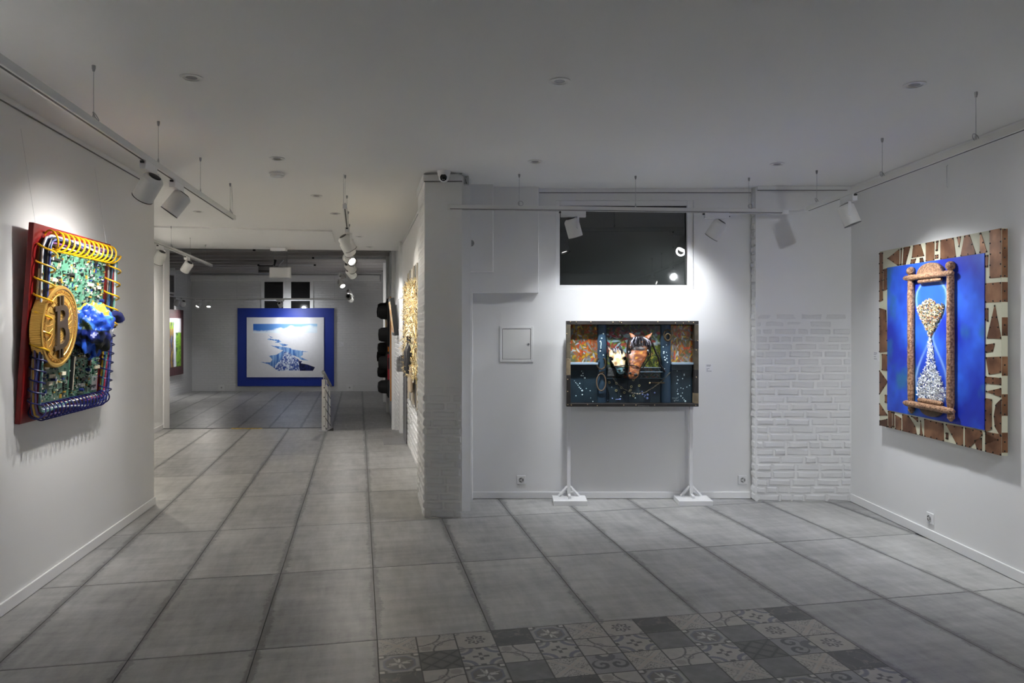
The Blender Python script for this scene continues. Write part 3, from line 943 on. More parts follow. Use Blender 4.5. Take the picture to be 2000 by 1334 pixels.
# lower room tracks ----------------------------------------------------
FZ = 2.42
ftk = track((-9.1, 21.6), (-4.6, 21.6), (0.2, 1.2, 2.6, 4.0), 'thin light track in front of the far brick wall', 1, z=FZ, ceil=3.36)
ftk2 = track((-8.55, 16.0), (-9.1, 21.5), (0.5, 2.0, 3.6, 5.0), 'thin light track along the waterfall painting wall', 1, z=FZ, ceil=3.36)
p = at(547, 0, 21.6)
spot((p.x, 21.6), 0, (-6.62, 22.85, 1.5), 'small spotlight above the blue framed print', 36, 40, COOL, z=FZ, spill=36)
for px, Y, aim, lb in ((388, 21.6, (-9.6, 20.6, .8), 'small dark-backed spotlight left of the blue framed print'), (408, 21.6, (-8.4, 20.2, 0.2), 'small lit spotlight left of the blue framed print')):
    p = at(px, 0, Y); spot((p.x, Y), 0, aim, lb, 30, 50, NEUT, z=FZ, spill=24)
for Y, lb in ((20.6, 'far one of the two crossed spotlights by the side window'), (20.1, 'near one of the two crossed spotlights by the side window')):
    spot((-8.55 - (Y - 16) * .1, Y), PI / 2, (-9.5, Y + (.5 if Y > 20.3 else -.2), 1.2), lb, 20, 50, COOL, z=FZ)
for Y, lb in ((14.6, 'lit white spotlight hanging beyond the corridor row'),):
    p = at(667, 540, Y); spot((p.x, Y), PI / 2, (-2.6, 13.7, 1.5), lb, 26, 46, NEUT, z=p.z, spill=8)
track((at(667, 0, 14.6).x + .02, 14.3), (at(667, 0, 14.6).x - .02, 15.0), (.15, .55), 'short light track carrying the lit spotlight beyond the corridor row', 1, z=at(667, 540, 14.6).z + .001, ceil=3.36)
trk3 = track((at(680, 0, 16.4).x, 16.4), (at(686, 0, 18.6).x, 18.6), (.3, 1.2, 2.0), 'light track high in the lower room near the corridor wall', 1, z=2.441, ceil=3.36)
for Y, az, lb in ((16.6, .5, 'nearer of the tiny spotlights in front of the far wall'), (17.2, .8, 'middle one of the tiny spotlights in front of the far wall'), (18.2, 1.0, 'farthest of the tiny spotlights in front of the far wall')):
    p = at(680 + (Y - 16.4) * 2.7, 582, Y)
    spot((p.x, Y), PI / 2, (cw(22) - .6, 22.9, 1.4), lb, 8, 60, NEUT, z=2.44, spill=9)

# ================================================================== CEILING AND WALL FITTINGS
_dlr = MB().lathe([(.046, -.001), (.058, -.001), (.060, .004), (.044, .006)], 28, Matrix.Rotation(PI, 4, 'X'), False, False).mesh('trim_ring', WPLAST, 40)
_dlg = MB().lathe([(.030, 0), (.046, .0015)], 24, Matrix.Rotation(PI, 4, 'X'), False, False).mesh('gimbal', WMETAL, 40)
_dll = MB().lathe([(.030, 0), (.020, .001)], 20, Matrix.Rotation(PI, 4, 'X')).mesh('lamp', mat('unlit_lamp', (0.28, 0.28, 0.29), 0.25))
for px, py, lb in ((374, 151, 'recessed downlight high on the left between the track and the ceiling middle'), (1093, 158, 'recessed downlight nearest the middle of the ceiling'),
                   (1786, 165, 'recessed downlight next to the hourglass wall track'), (541, 309, 'recessed downlight just beyond the ceiling detector disc'),
                   (1045, 315, 'recessed downlight right of the dome camera'), (1518, 320, 'recessed downlight in front of the brick pier'),
                   (618, 382, 'recessed downlight left of the corridor track wires'), (655, 417, 'recessed downlight just left of the corridor track'),
                   (388, 413, 'recessed downlight above the passage track'), (702, 462, 'recessed downlight above the nearest corridor spotlight'),
                   (722, 482, 'recessed downlight nearest the end of the corridor ceiling')):
    p = onz(px, py, CEIL)
    d = empty('recessed_downlight', (p.x, p.y, CEIL - .001), label=lb, cat='downlight', group='recessed ceiling downlights')
    link('trim_ring', _dlr, d); link('gimbal', _dlg, d, (0, 0, -.002)); link('lamp', _dll, d, (0, 0, -.0015))

p = onz(541, 338, CEIL)
d = empty('ceiling_detector', (p.x, p.y, CEIL), label='white round detector disc on the ceiling left of the corridor track', cat='detector')
MB().lathe([(.066, 0), (.066, -.014), (.058, -.018)], 28).build('base', WPLAST, d, 30)
MB().lathe([(.056, -.018), (.056, -.030), (.046, -.036), (.0, -.037)], 28, cap1=False).build('cover', WPLAST, d, 30)

# dome camera on the pillar
p = at(867, 336, 6.34)
d = empty('dome_camera', (p.x, 6.34, CEIL), label='white dome security camera with black lens at the top of the brick pillar', cat='camera')
MB().lathe([(.057, 0), (.057, -.008), (.052, -.03), (.046, -.046), (.03, -.05)], 28).build('housing', WPLAST, d, 30)
bl = MB().ball((0, -.004, -.056), .042, 22, 14).build('ball', WPLAST, d, True)
MB().lathe([(.029, .0), (.029, .004), (.024, .006), (0, .010)], 24, Matrix.Translation((0, -.040, -.062)) @ Matrix.Rotation(PI / 2 + .12, 4, 'X'), cap1=False).build('lens', mat('black_gloss', (.008, .008, .008), .06), bl, True)
MB().box(-.010, -.003, -.0535, -.049, -.083, -.078).box(.003, .010, -.0535, -.049, -.083, -.078).build('infrared_lamp', WPLAST, bl)
pts = [(-.055, .0, -.012), (-.16, .03, -.012), (-.178, .04, -.018), (-.16, .035, -.022), (-.06, .02, -.022)]
MB().tube(pts, .004, 6).build('cable', mat('grey_cable', (.4, .4, .4), .5), d, True)
pts = [(.055, .0, -.010), (.11, .03, -.014), (.15, .05, -.022), (.18, .09, -.04), (.185, .1, -.07)]
MB().tube(pts, .004, 6).build('cable', mat('grey_cable', (.4, .4, .4), .5), d, True)
p = at(909, 352, 6.5)
jb = MB().box(-.022, .022, -.03, .03, -.075, 0).build('junction_box', mat('grey_plastic', (.45, .45, .44), .5), None, loc=(p.x + .008, 6.5, CEIL - .012), bevel=.004)
prop(jb, 'small grey junction box at the top right of the brick pillar', 'junction box')
MB().tube([(0, -.03, -.01), (-.004, -.034, -.04), (.004, -.034, -.07)], .004, 6).build('cable', BLACK, jb)

# round vent
p = at(920, 475, 6.93)
d = empty('round_vent', (p.x, 6.93, p.z), label='grey round air vent with a vertical bar on the white bulkhead', cat='vent')
MB().lathe([(.030, 0), (.030, .006), (.024, .008)], 24, Matrix.Rotation(PI / 2, 4, 'X')).build('disc', mat('grey_vent', (.30, .30, .30), .6), d)
MB().box(-.003, .003, -.014, -.006, -.029, .029).build('bar', WPLAST, d)

# meter cabinet hatch
p0 = at(976, 707, ALC); p1 = at(1042, 637, ALC)
d = empty('meter_hatch', ((p0.x + p1.x) / 2, ALC, p0.z), label='white square meter hatch with a round lock on the alcove wall', cat='hatch')
w_, h_ = p1.x - p0.x, p1.z - p0.z
f_ = .025
MB().box(-w_ / 2, -w_ / 2 + f_, -.012, .0, 0, h_).box(w_ / 2 - f_, w_ / 2, -.012, 0, 0, h_).box(-w_ / 2 + f_, w_ / 2 - f_, -.012, 0, 0, f_).box(-w_ / 2 + f_, w_ / 2 - f_, -.012, 0, h_ - f_, h_).build('frame', WALL, d, bevel=.003)
MB().box(-w_ / 2 + f_, w_ / 2 - f_, -.002, 0, f_, h_ - f_).build('shadow_gap', GREYGAP, d)
dr = MB().box(-w_ / 2 + f_ + .004, w_ / 2 - f_ - .004, -.010, -.001, f_ + .004, h_ - f_ - .004).build('door', WMETAL, d)
lk = MB().lathe([(.011, 0), (.011, .006), (.008, .008)], 18, Matrix.Translation((w_ / 2 - f_ - .025, -.010, h_ * .5)) @ Matrix.Rotation(PI / 2, 4, 'X')).build('lock', STEEL, dr)
MB().box(w_ / 2 - f_ - .022, w_ / 2 - f_ - .016, -.020, -.0175, h_ * .5 - .006, h_ * .5 + .006).build('keyhole', BLACK, lk)


def socket(loc, rz, label, s=.085, double=False):
    d = empty('power_socket', loc, rz, label=label, cat='socket', group='white wall sockets')
    MB().box(-s / 2, s / 2, -.012, 0, -s / 2, s / 2).build('plate', WPLAST, d, bevel=.005)
    MB().lathe([(.026, 0), (.026, .004)], 20, Matrix.Translation((0, -.012, 0)) @ Matrix.Rotation(PI / 2, 4, 'X')).build('insert', mat('socket_insert', (.55, .55, .55), .4), d)
    for a in (0, 2.1, 4.2):
        c, s_ = .015 * math.cos(a), .015 * math.sin(a)
        for k in (-1, 0, 1):
            b_ = a + k * .5
            MB().cyl((.017 * math.cos(b_), -.0152, .017 * math.sin(b_)), (.017 * math.cos(b_), -.0172, .017 * math.sin(b_)), .0042, 8).build('pin_hole', BLACK, d)
    return d


p = at(1018, 937, ALC); socket((p.x, ALC, p.z), 0, 'white socket on the alcove wall left of the horse artwork')
p = at(1450, 937, ALC); socket((p.x, ALC, p.z), 0, 'white socket on the alcove wall next to the brick pier')
Ys = 3.3986 / ((1818 - 1000) / FOC + .032)
socket((rw(Ys), Ys, at(0, 1012, Ys).z), RROT, 'white socket on the hourglass wall above the baseboard')
p = at(433, 757, 22.9); socket((p.x, 22.9, p.z), 0, 'tiny socket on the far wall left of the blue print', .2)
p = at(683, 757, 22.9); socket((p.x, 22.9, p.z), 0, 'tiny socket on the far wall right of the blue print', .2)


def caption(loc, rz, w, h, lines, label, qr=False):
    d = empty('caption_card', loc, rz, label=label, cat='caption card', group='white caption cards')
    MB().box(-w / 2, w / 2, -.003, 0, -h / 2, h / 2).build('card', PAPER, d)
    for k, (z, l) in enumerate(lines):
        MB().box(-w / 2 + .008, -w / 2 + .008 + l * (w - .016), -.0036, -.0028, h / 2 - z * h - .0022, h / 2 - z * h + .0022).build('print_line', INK, d)
    return d


p = at(1385.5, 719, ALC)
caption((p.x, ALC, p.z), 0, .072, .075, ((.12, .75), (.26, .65), (.55, .5), (.72, .25), (.88, .85)), 'white caption card to the right of the horse artwork')
Yc = 3.3986 / ((1711.5 - 1000) / FOC + .032)
caption((rw(Yc), Yc, at(0, 696, Yc).z), RROT, .085, .075, ((.12, .75), (.28, .6), (.55, .5), (.8, .7)), 'white caption card on the far side of the hourglass painting')
Yc = 2.244 / ((1000 - 214) / FOC - .1504)
caption((lw(Yc), Yc, at(0, 697, Yc).z), LROT, .075, .07, ((.12, .75), (.28, .6), (.55, .5)), 'white caption card on the far side of the coin artwork')
p = at(667, 672, 22.9)
caption((p.x, 22.9, p.z), 0, .14, .12, ((.3, .4), (.7, .8)), 'tiny caption card on the far wall right of the blue print')

# hook on the right wall
Yh = 3.3986 / ((1852 - 1000) / FOC + .032)
h1, h2 = at(0, 322, Yh).z, at(0, 366, Yh).z
hk = MB().tube([(0, -.002, h1 - h2), (.0, -.012, h1 - h2 - .01), (.0, -.010, .01), (0, -.004, 0)], .003, 6).build('picture_hook', STEEL, None, True, loc=(rw(Yh), Yh, h2), rot=(0, 0, RROT))
prop(hk, 'thin metal hanging hook high on the wall above the hourglass painting', 'hook')

# exit sign box and the small lamp under the ceiling edge
p = at(547.5, 532, 13.4)
d = empty('emergency_sign', (p.x, 13.4, at(0, 543, 13.4).z), label='blank white emergency sign box hanging beyond the ceiling edge', cat='sign')
MB().box(-.187, .187, -.03, .03, 0, .19).build('box', WPLAST, d, bevel=.004)
MB().box(-.175, .175, -.032, -.028, .012, .178).build('face', mat('sign_face', (.85, .85, .85), .4), d)
MB().cyl((-.12, 0, .19), (-.12, 0, 3.36 - d.location.z), .006, 8).build('rod', GREYM, d); MB().cyl((.12, 0, .19), (.12, 0, 3.36 - d.location.z), .006, 8).build('rod', GREYM, d)
p = at(548, 486, 12.55)
d = MB().box(-.13, .13, -.05, .05, -.055, 0).build('emergency_lamp', WPLAST, None, loc=(p.x, 12.45, CEIL - .001), bevel=.006)
prop(d, 'flat white emergency lamp at the edge of the ceiling', 'lamp')
MB().box(-.10, .10, -.053, -.049, -.045, -.012).build('diffuser', PAPER, d)

# projector with bracket under the far ceiling
p = at(530, 522, 18.5)
d = empty('projector', (p.x, 18.5, p.z), label='grey projector on a black bracket under the far ceiling', cat='projector')
MB().box(-.26, .24, -.2, .2, -.16, .02).build('body', mat('projector_grey', (.30, .30, .30), .5), d, bevel=.01)
MB().box(-.24, .10, -.22, -.2, .01, .03).box(-.24, .10, -.22, -.2, -.12, -.10).build('black_bar', BLACK, d)
MB().tube([(.05, 0, .02), (.10, 0, .16), (.02, 0, 3.36 - p.z)], .03, 8).build('bracket', BLACK, d)
MB().tube([(.2, -.1, .03), (.33, -.1, .17)], .02, 6).build('arm', STEEL, d)
for k, (px, py, w, Y) in enumerate(((400, 512, 2.0, 15.6), (560, 517, 1.4, 19.4), (690, 505, 1.8, 17.4))):
    p = at(px, py, Y)
    o = MB().box(-w / 2, w / 2, -.03, .03, -.04, .0).build('ceiling_batten', mat('batten_white', (.55, .55, .55), .5), None, loc=(p.x, Y, 3.25), bevel=.006)
    prop(o, ('long pale ceiling batten at the left end of the far beams', 'pale ceiling batten behind the hanging sign box', 'pale ceiling batten right of the hanging sign box')[k], 'batten', 'battens under the far ceiling')
    for s_ in (-1, 1):
        MB().cyl((s_ * w / 2, 0, -.02), (s_ * (w / 2 + .05), 0, -.02), .022, 8).build('end_cap', BLACK, o)

# ================================================================== RAILING, TAPE, LEAFLET STAND
b0 = onz(632, 842)
rl = empty('stair_railing', (b0.x, b0.y, 0), label='white metal stair railing with dark cables beside the step down', cat='railing')
rd = Vector((-.10, .80, 0)); drop = -.24
RW = mat('railing_white', (.72, .72, .70), .4)
posts = [0, .48, 1.0]
for k, t in enumerate(posts):
    q = rd * t; zt = .81 + drop * t; zb = 0 if k == 0 else -.16 * (1 if k == 1 else 2)
    w = .028 if k == 0 else .012
    po = MB().box(q.x - w, q.x + w, q.y - .008, q.y + .008, zb, zt).build('post', RW, rl, bevel=.002)
    MB().cyl((q.x, q.y, zt - .02), (q.x, q.y, zt + .10), .008, 8).build('pin', STEEL, po)
    if k == 0: MB().box(-.075, .05, -.05, .05, 0, .01).build('foot_plate', STEEL, po)
hr = MB(); d_ = Vector((rd.x, rd.y, drop)); s0 = Vector((0, 0, .915)) - d_ * .06; s1 = Vector((0, 0, .915)) + d_ * 1.12
hr.tube([s0, s1], .026, 12); hr.build('handrail', STEEL, rl, True)
for k in range(5):
    z = .08 + k * .15
    cb_ = MB().tube([Vector((.012, 0, z)), Vector((.012, 0, z)) + d_ * 1.0], .005, 6).build('cable', BLACK, rl, True)
    for t in posts: MB().ball(Vector((.012, -.01, z)) + d_ * t, .009, 8, 5).build('cable_fitting', BLACK, cb_)

t0 = onz(455, 836.5); t1 = onz(515, 836)
tp = MB().box(0, t1.x - t0.x, -.05, .02, 0, .003).build('warning_tape', mat('yellow_tape', rgb(214, 176, 40), .5), None, loc=(t0.x, t0.y - .04, .004))
prop(tp, 'short yellow and black warning strip at the edge of the step', 'warning strip')
for k in range(7):
    x = .03 + k * (t1.x - t0.x - .06) / 7
    MB().prism([(x, -.04), (x + .03, -.04), (x + .05, .01), (x + .02, .01)], .003, .0036).build('black_mark', BLACK, tp)

# leaflet stand
Yb = 11.06
ls = empty('leaflet_stand', (cw(Yb) - .022, Yb, 0), CROT, label='slim grey display stand with a poster and a leaflet pocket by the brick corridor wall', cat='display stand')
MB().box(0, .6, -.31, .0, 0, .006).build('foot_plate', GREYM, ls)
MB().box(0, .6, -.012, 0, .006, 2.04).build('panel', mat('stand_grey', (.30, .30, .31), .4, .5), ls)
po = MB().box(.01, .59, -.016, -.012, 1.40, 2.03).build('poster', PAPER, ls)
MB().box(.1, .42, -.018, -.016, 1.46, 1.86).build('blue_print', mat('poster_blue', rgb(112, 116, 190), .6), po)
pk = MB().box(.12, .42, -.116, -.112, 1.0, 1.16).box(.12, .124, -.116, -.012, 1.0, 1.16).box(.416, .42, -.116, -.012, 1.0, 1.16).box(.12, .42, -.116, -.012, 1.0, 1.004).build('pocket', mat('clear_acrylic', (.9, .9, .92), .05, trans=.85), ls)
for k, lb in enumerate(('dark leaflet at the front of the acrylic pocket', 'dark leaflet second from the front of the acrylic pocket', 'dark leaflet third from the front of the acrylic pocket', 'tallest dark leaflet at the back of the acrylic pocket')):
    lf = MB().box(.14 + k * .01, .37 + k * .01, -.103 + k * .022, -.096 + k * .022, 1.005, 1.20 + .015 * k).build('leaflet', mat('leaflet_dark', (.05, .05, .055), .4), None, loc=ls.location, rot=(0, 0, CROT))
    prop(lf, lb, 'leaflet', 'dark leaflets in the acrylic pocket')
    MB().box(.16 + k * .01, .35 + k * .01, -.1035 + k * .022, -.103 + k * .022, 1.08, 1.10).build('print_line', PAPER, lf)
# ================================================================== COIN AND CIRCUIT BOARD ARTWORK (left wall)
def wall_s(Y, plane): return Vector((plane(Y), Y, 0))


CW_, CH_ = 1.19, 1.185
Y0 = 4.387
ca = empty('circuit_artwork', (lw(Y0), Y0, 1.062), LROT, math.radians(3.7), label='red framed circuit board artwork with a gold coin and a crumpled globe', cat='artwork')
RED = mat('red_frame_paint', rgb(142, 16, 18), .42, var=(5, rgb(112, 12, 16), 5))
MB().box(0, CW_, -.03, 0, 0, CH_).build('red_board', RED, ca, bevel=.004)
BX0, BX1, BZ0, BZ1 = .135, CW_ - .10, .10, CH_ - .125
GREENS = [mat('circuit_green', rgb(92, 148, 122), .4, var=(14, rgb(66, 118, 96), 6)), mat('circuit_green_dark', rgb(64, 92, 78), .4, var=(18, rgb(84, 112, 98), 6)), mat('circuit_green_mint', rgb(98, 152, 126), .4, var=(20, rgb(74, 122, 100), 6))]
xm = (BX0 + BX1) / 2 + .10
boards = [(BX0, xm - .004, BZ1 - .50, BZ1, 0), (xm, BX1, BZ1 - .54, BZ1, 2), (BX0, xm - .12, BZ0, BZ1 - .505, 1), (xm - .116, BX1, BZ0 + .26, BZ1 - .545, 1), (xm - .116, BX1, BZ0, BZ0 + .256, 2)]
for a, b, c, d, g in boards:
    MB().box(a, b, -.036, -.03, c, d).build('circuit_board', GREENS[g], ca)
CP = [mat('chip_black', (.015, .015, .016), .35), mat('socket_cream', rgb(226, 216, 190), .5), mat('capacitor_blue', rgb(38, 58, 128), .35), mat('tin_silver', (.6, .6, .6), .3, .8), mat('component_white', (.75, .75, .74), .5), mat('capacitor_gold', rgb(190, 150, 60), .4), mat('green_part', rgb(50, 90, 74), .4)]
q = random.Random(5)
for k in range(34):       # larger components, one by one
    b = boards[k % 5]; x = q.uniform(b[0] + .04, b[1] - .05); z = q.uniform(b[2] + .03, b[3] - .04)
    kind = q.choice('chip socket cap cap slot'.split())
    if kind == 'chip':
        s_ = q.uniform(.025, .05); MB().box(x, x + s_, -.045, -.036, z, z + s_).build('chip', CP[0], ca)
    elif kind == 'socket':
        MB().box(x, x + q.uniform(.05, .09), -.05, -.036, z, z + .022).build('socket', CP[q.choice((1, 4))], ca)
    elif kind == 'slot':
        MB().box(x, x + q.uniform(.08, .13), -.05, -.036, z, z + .014).build('slot', CP[0], ca)
    else:
        MB().cyl((x, -.036, z), (x, -.065, z), .011, 12).build('capacitor', CP[q.choice((0, 2, 2, 3))], ca)
MB().box(xm - .10, xm - .085, -.055, -.036, BZ0 + .05, BZ0 + .28).build('slot', CP[0], ca)
MB().box(xm - .083, xm - .072, -.055, -.036, BZ0 + .05, BZ0 + .27).build('slot', CP[1], ca)
MB().box(BX1 - .12, BX1 - .02, -.045, -.036, BZ0 + .02, BZ0 + .12).build('chip', CP[3], ca)
MB().box(BX1 - .19, BX1 - .165, -.05, -.036, BZ0 + .2, BZ0 + .36).build('ribbon', mat('ribbon_red', rgb(110, 40, 34), .5), ca)
sm = [MB() for _ in CP]
tr = MB()
for k in range(1500):     # the many small soldered parts
    b = boards[q.choice((0, 0, 1, 1, 2, 3, 4))]; x = q.uniform(b[0] + .005, b[1] - .02); z = q.uniform(b[2] + .005, b[3] - .01)
    i = q.choice((0, 0, 0, 0, 3, 3, 4, 1, 2, 5, 6, 6, 6, 6))
    w, h = q.choice(((.005, .004), (.009, .005), (.005, .010), (.013, .007), (.020, .006), (.006, .016), (.022, .010), (.010, .024)))
    sm[i].box(x, x + w, -.036 - q.uniform(.003, .014), -.036, z, z + h)
for k in range(220):
    b = boards[q.randrange(5)]; x = q.uniform(b[0], b[1] - .06); z = q.uniform(b[2] + .005, b[3] - .06)
    if q.random() < .5: tr.box(x, x + q.uniform(.02, .06), -.0368, -.036, z, z + .002)
    else: tr.box(x, x + .002, -.0368, -.036, z, z + q.uniform(.02, .06))
for i, s_ in enumerate(sm): prop(s_.build('solder_parts', CP[i], ca), kind='stuff')
prop(tr.build('copper_traces', mat('trace_green', rgb(150, 190, 168), .4), ca), kind='stuff')

# loop of coloured wires
wx0, wx1, wz0, wz1 = .085, CW_ - .035, .055, CH_ - .085


def loop_pt(s, dx=0, dz=0):
    """closed rounded rectangle, s in 0..1 starting bottom left going right"""
    r = .06; x0, x1, z0, z1 = wx0 + dx, wx1 - dx, wz0 + dz, wz1 - dz
    w, h = x1 - x0 - 2 * r, z1 - z0 - 2 * r; arc = PI / 2 * r
    T = 2 * (w + h) + 4 * arc; d = (s % 1) * T
    segs = ((w, 0, x0 + r, z0), (arc, 1, x1 - r, z0 + r), (h, 2, x1, z0 + r), (arc, 3, x1 - r, z1 - r), (w, 4, x1 - r, z1), (arc, 5, x0 + r, z1 - r), (h, 6, x0, z1 - r), (arc, 7, x0 + r, z0 + r))
    for ln, k, px, pz in segs:
        if d <= ln:
            if k == 0: return Vector((px + d, 0, pz)), Vector((1, 0, 0))
            if k == 2: return Vector((px, 0, pz + d)), Vector((0, 0, 1))
            if k == 4: return Vector((px - d, 0, pz)), Vector((-1, 0, 0))
            if k == 6: return Vector((px, 0, pz - d)), Vector((0, 0, -1))
            a0 = {1: -PI / 2, 3: 0, 5: PI / 2, 7: PI}[k]; a = a0 + d / r
            return Vector((px + r * math.cos(a), 0, pz + r * math.sin(a))), Vector((-math.sin(a), 0, math.cos(a)))
        d -= ln
    return loop_pt(0, dx, dz)


wcols = [(30, 44, 92), (70, 84, 150), (200, 205, 210), (110, 60, 120), (30, 30, 34), (90, 140, 130), (170, 60, 60), (70, 90, 110), (230, 225, 215), (60, 100, 170), (210, 170, 60), (100, 80, 130)]
for k, c in enumerate(wcols):
    a = 2 * PI * k / 12; rad = .028 if k % 3 else .014; ph = q.uniform(0, 6); pts = []
    for i in range(96):
        s_ = i / 96; p, t = loop_pt(s_); n = Vector((t.z, 0, -t.x))
        aa_ = a + 1.2 * math.sin(2 * PI * s_ * 2 + ph)
        p = p + n * (rad * math.cos(aa_)) + Vector((0, -.066 - rad * math.sin(aa_) * .9, 0))
        pts.append(p)
    MB().tube(pts, .0072, 6, True).build('wire', mat('wire_%d' % k, rgb(*c), .4), ca, True)


def coil(s0, s1, pitchf, r, m, thick, name):
    pts = []; ph = 0; n = 1500; prev = None; out = []
    for i in range(n):
        s_ = s0 + (s1 - s0) * i / n; p, t = loop_pt(s_); nn = Vector((t.z, 0, -t.x))
        if prev is not None: ph += 2 * PI * (p - prev).length / pitchf(s_ % 1)
        prev = p
        out.append(p + nn * (r * math.cos(ph)) + Vector((0, -.070 - r * .82 * math.sin(ph), 0)))
    return MB().tube(out, thick, 6).build(name, m, ca, True)


# perimeter fractions: bottom 0-.24, right .26-.49, top .51-.74, left .76-.99
YEL = mat('yellow_coil', rgb(226, 176, 22), .35); NVY = mat('navy_coil', rgb(24, 28, 92), .35)
coil(.365, .905, lambda s_: .078 if .50 < s_ < .755 else .098, .060, YEL, .0062, 'yellow_coil')
coil(-.105, .365, lambda s_: .056 if s_ < .25 else .066, .050, NVY, .0048, 'navy_coil')

# the gold coin
cx, cz, RC = .262, .578, .255
coin = empty('coin', (cx, -.10, cz)); coin.parent = ca
GOLD = mat('gold', rgb(226, 182, 96), .36, .8, bump=(90, .12, .002)); GOLDD = mat('gold_dark', rgb(150, 92, 36), .45, .7, var=(40, rgb(206, 150, 60), 4))
RX = Matrix.Rotation(PI / 2, 4, 'X')
nt_ = 150; vs = []; fs = []
for j, y in enumerate((-.056 - .002, .0 - .0)):
    pass
ed_ = MB()
for j in range(nt_ * 2):
    a = 2 * PI * j / (nt_ * 2); r_ = RC - (.0035 if j % 2 else 0)
    vs += [(r_ * math.cos(a), .0, r_ * math.sin(a)), (r_ * math.cos(a), .06, r_ * math.sin(a))]
n2 = nt_ * 2
ed_.add(vs, [(2 * j, 2 * ((j + 1) % n2), 2 * ((j + 1) % n2) + 1, 2 * j + 1) for j in range(n2)])
ed_.build('reeded_edge', GOLD, coin)
prof = [(RC - .002, 0), (RC - .004, .006), (RC - .020, .008), (RC - .026, .002), (.205, .002), (.203, .005), (.196, .005), (.194, .002)]
r0 = .165
while r0 > .03:
    prof += [(r0, .003), (r0 - .004, .0055), (r0 - .008, .003)]; r0 -= .016
prof += [(.01, .003)]
MB().lathe(prof, 72, RX).build('face', GOLD, coin, 50)
MB().lathe([(RC - .002, 0), (.01, .0)], 72, Matrix.Translation((0, .06, 0)) @ Matrix.Rotation(-PI / 2, 4, 'X')).build('back', GOLD, coin)
MB().lathe([(.226, .0035), (.206, .0035)], 72, RX, False, False).build('dark_ring', GOLDD, coin)
bd = MB()
for k in range(110):
    a = 2 * PI * k / 110
    rr_ = .216 + (.004 if k % 3 else -.004)
    bd.ball((rr_ * math.cos(a), -.004, rr_ * math.sin(a)), .0045, 6, 4)
prop(bd.build('beads', GOLD, coin, True), kind='stuff')
for k in range(26):       # engraved circuit lines around the letter
    a = 2 * PI * k / 26 + .1
    p0 = Vector((.108 * math.cos(a), -.0055, .125 * math.sin(a))); p1 = Vector((.15 * math.cos(a + .12), -.0055, .165 * math.sin(a + .12)))
    p2 = Vector((.18 * math.cos(a + .14), -.004, .185 * math.sin(a + .14)))
    MB().tube([p0, p1, p2], .0016, 4).build('engraved_line', GOLDD, coin)


def arc(cx_, cz_, rx, rz, a0, a1, n=14): return [(cx_ + rx * math.cos(a0 + (a1 - a0) * i / n), cz_ + rz * math.sin(a0 + (a1 - a0) * i / n)) for i in range(n + 1)]


out = [(-.095, .135), (.0, .135)] + arc(.012, .074, .078, .061, PI / 2, -.55, 12) + arc(.018, -.066, .088, .072, .75, -PI / 2, 14) + [(-.095, -.138), (-.095, -.108), (-.068, -.108), (-.068, .105), (-.095, .105)]
h1_ = [(-.028, .104)] + arc(.0, .070, .040, .034, PI / 2, -PI / 2, 10) + [(-.028, .036)]
h2_ = [(-.028, -.004)] + arc(.004, -.056, .046, .050, PI / 2, -PI / 2, 10) + [(-.028, -.106)]
B_ = shape2d('letter', [out, h1_[::-1], h2_[::-1]], .014, mat('dark_bronze', rgb(58, 46, 34), .45), coin)
B_.location = (0, -.009, 0); B_.rotation_euler = (PI / 2, math.radians(-8), 0)
for x in (-.030, .012):
    for z0, z1 in ((.135, .192), (-.138, -.195)):
        o = MB().box(x - .010, x + .010, -.016, -.002, min(z0, z1), max(z0, z1)).build('bar', mat('dark_bronze', (0, 0, 0)), coin, rot=(0, math.radians(-8), 0))

# crumpled painted globe
rs2 = np.random.default_rng(12)
nu, nv = 84, 56
dirs = []
for _ in range(26):
    L_ = rs2.normal(size=3); dirs.append((L_ / np.linalg.norm(L_), rs2.uniform(3, 10), rs2.uniform(0, 6), rs2.uniform(.02, .05)))
gl = MB()
for j in range(nv + 1):
    ph = PI * j / nv
    for i in range(nu):
        a = 2 * PI * i / nu
        d = np.array([math.sin(ph) * math.cos(a), math.sin(ph) * math.sin(a), math.cos(ph)])
        f = 1.0
        for L_, fr_, p_, am in dirs:
            w_ = math.sin(fr_ * float(d @ L_) + p_ + .8 * math.sin(3 * d[2] + p_))
            f += am * (.5 - abs(w_)) * (500 ** 0)
        # hanging folds below, rounder dome above
        f *= 1 + .07 * math.sin(7 * a + 2 * d[2]) * max(0, .4 - d[2])
        n_ = math.sin(5.1 * d[0] + 2.2 * d[2] + 1) + math.sin(6.3 * d[2] - 3.2 * d[1] + .4) + .6 * math.sin(11 * d[0] + 5 * d[2]) + .4 * math.sin(17 * d[2] + 9 * d[0])
        c = rgb(62, 118, 226) if n_ > -.6 else rgb(34, 72, 180)
        if d[2] > .55 and d[0] < .15 and n_ > -.1: c = rgb(200, 166, 60)
        elif d[2] > .35 and d[0] > .0 and n_ > 0: c = rgb(84, 164, 96)
        elif -.05 < d[2] < .4 and n_ > 1.0: c = rgb(66, 84, 60)
        elif d[2] < -.05 and d[0] < .45: c = rgb(26, 42, 120) if n_ > .3 else rgb(14, 20, 40)
        if d[2] < -.2 and n_ < -.9: c = rgb(20, 26, 16)
        if d[2] < -.5 and n_ > -.2: c = rgb(46, 96, 210)
        if d[0] > .30 and -.60 < d[2] < .02 and d[0] > .30 + .4 * max(0, d[2] + .2): c = rgb(226, 227, 230)
        elif d[0] > .0 and -.25 < d[2] < .05: c = rgb(92, 94, 102)
        gl.v.append((.185 * d[0] * f, .125 * d[1] * f, .20 * d[2] * f)); gl.c.append(c)
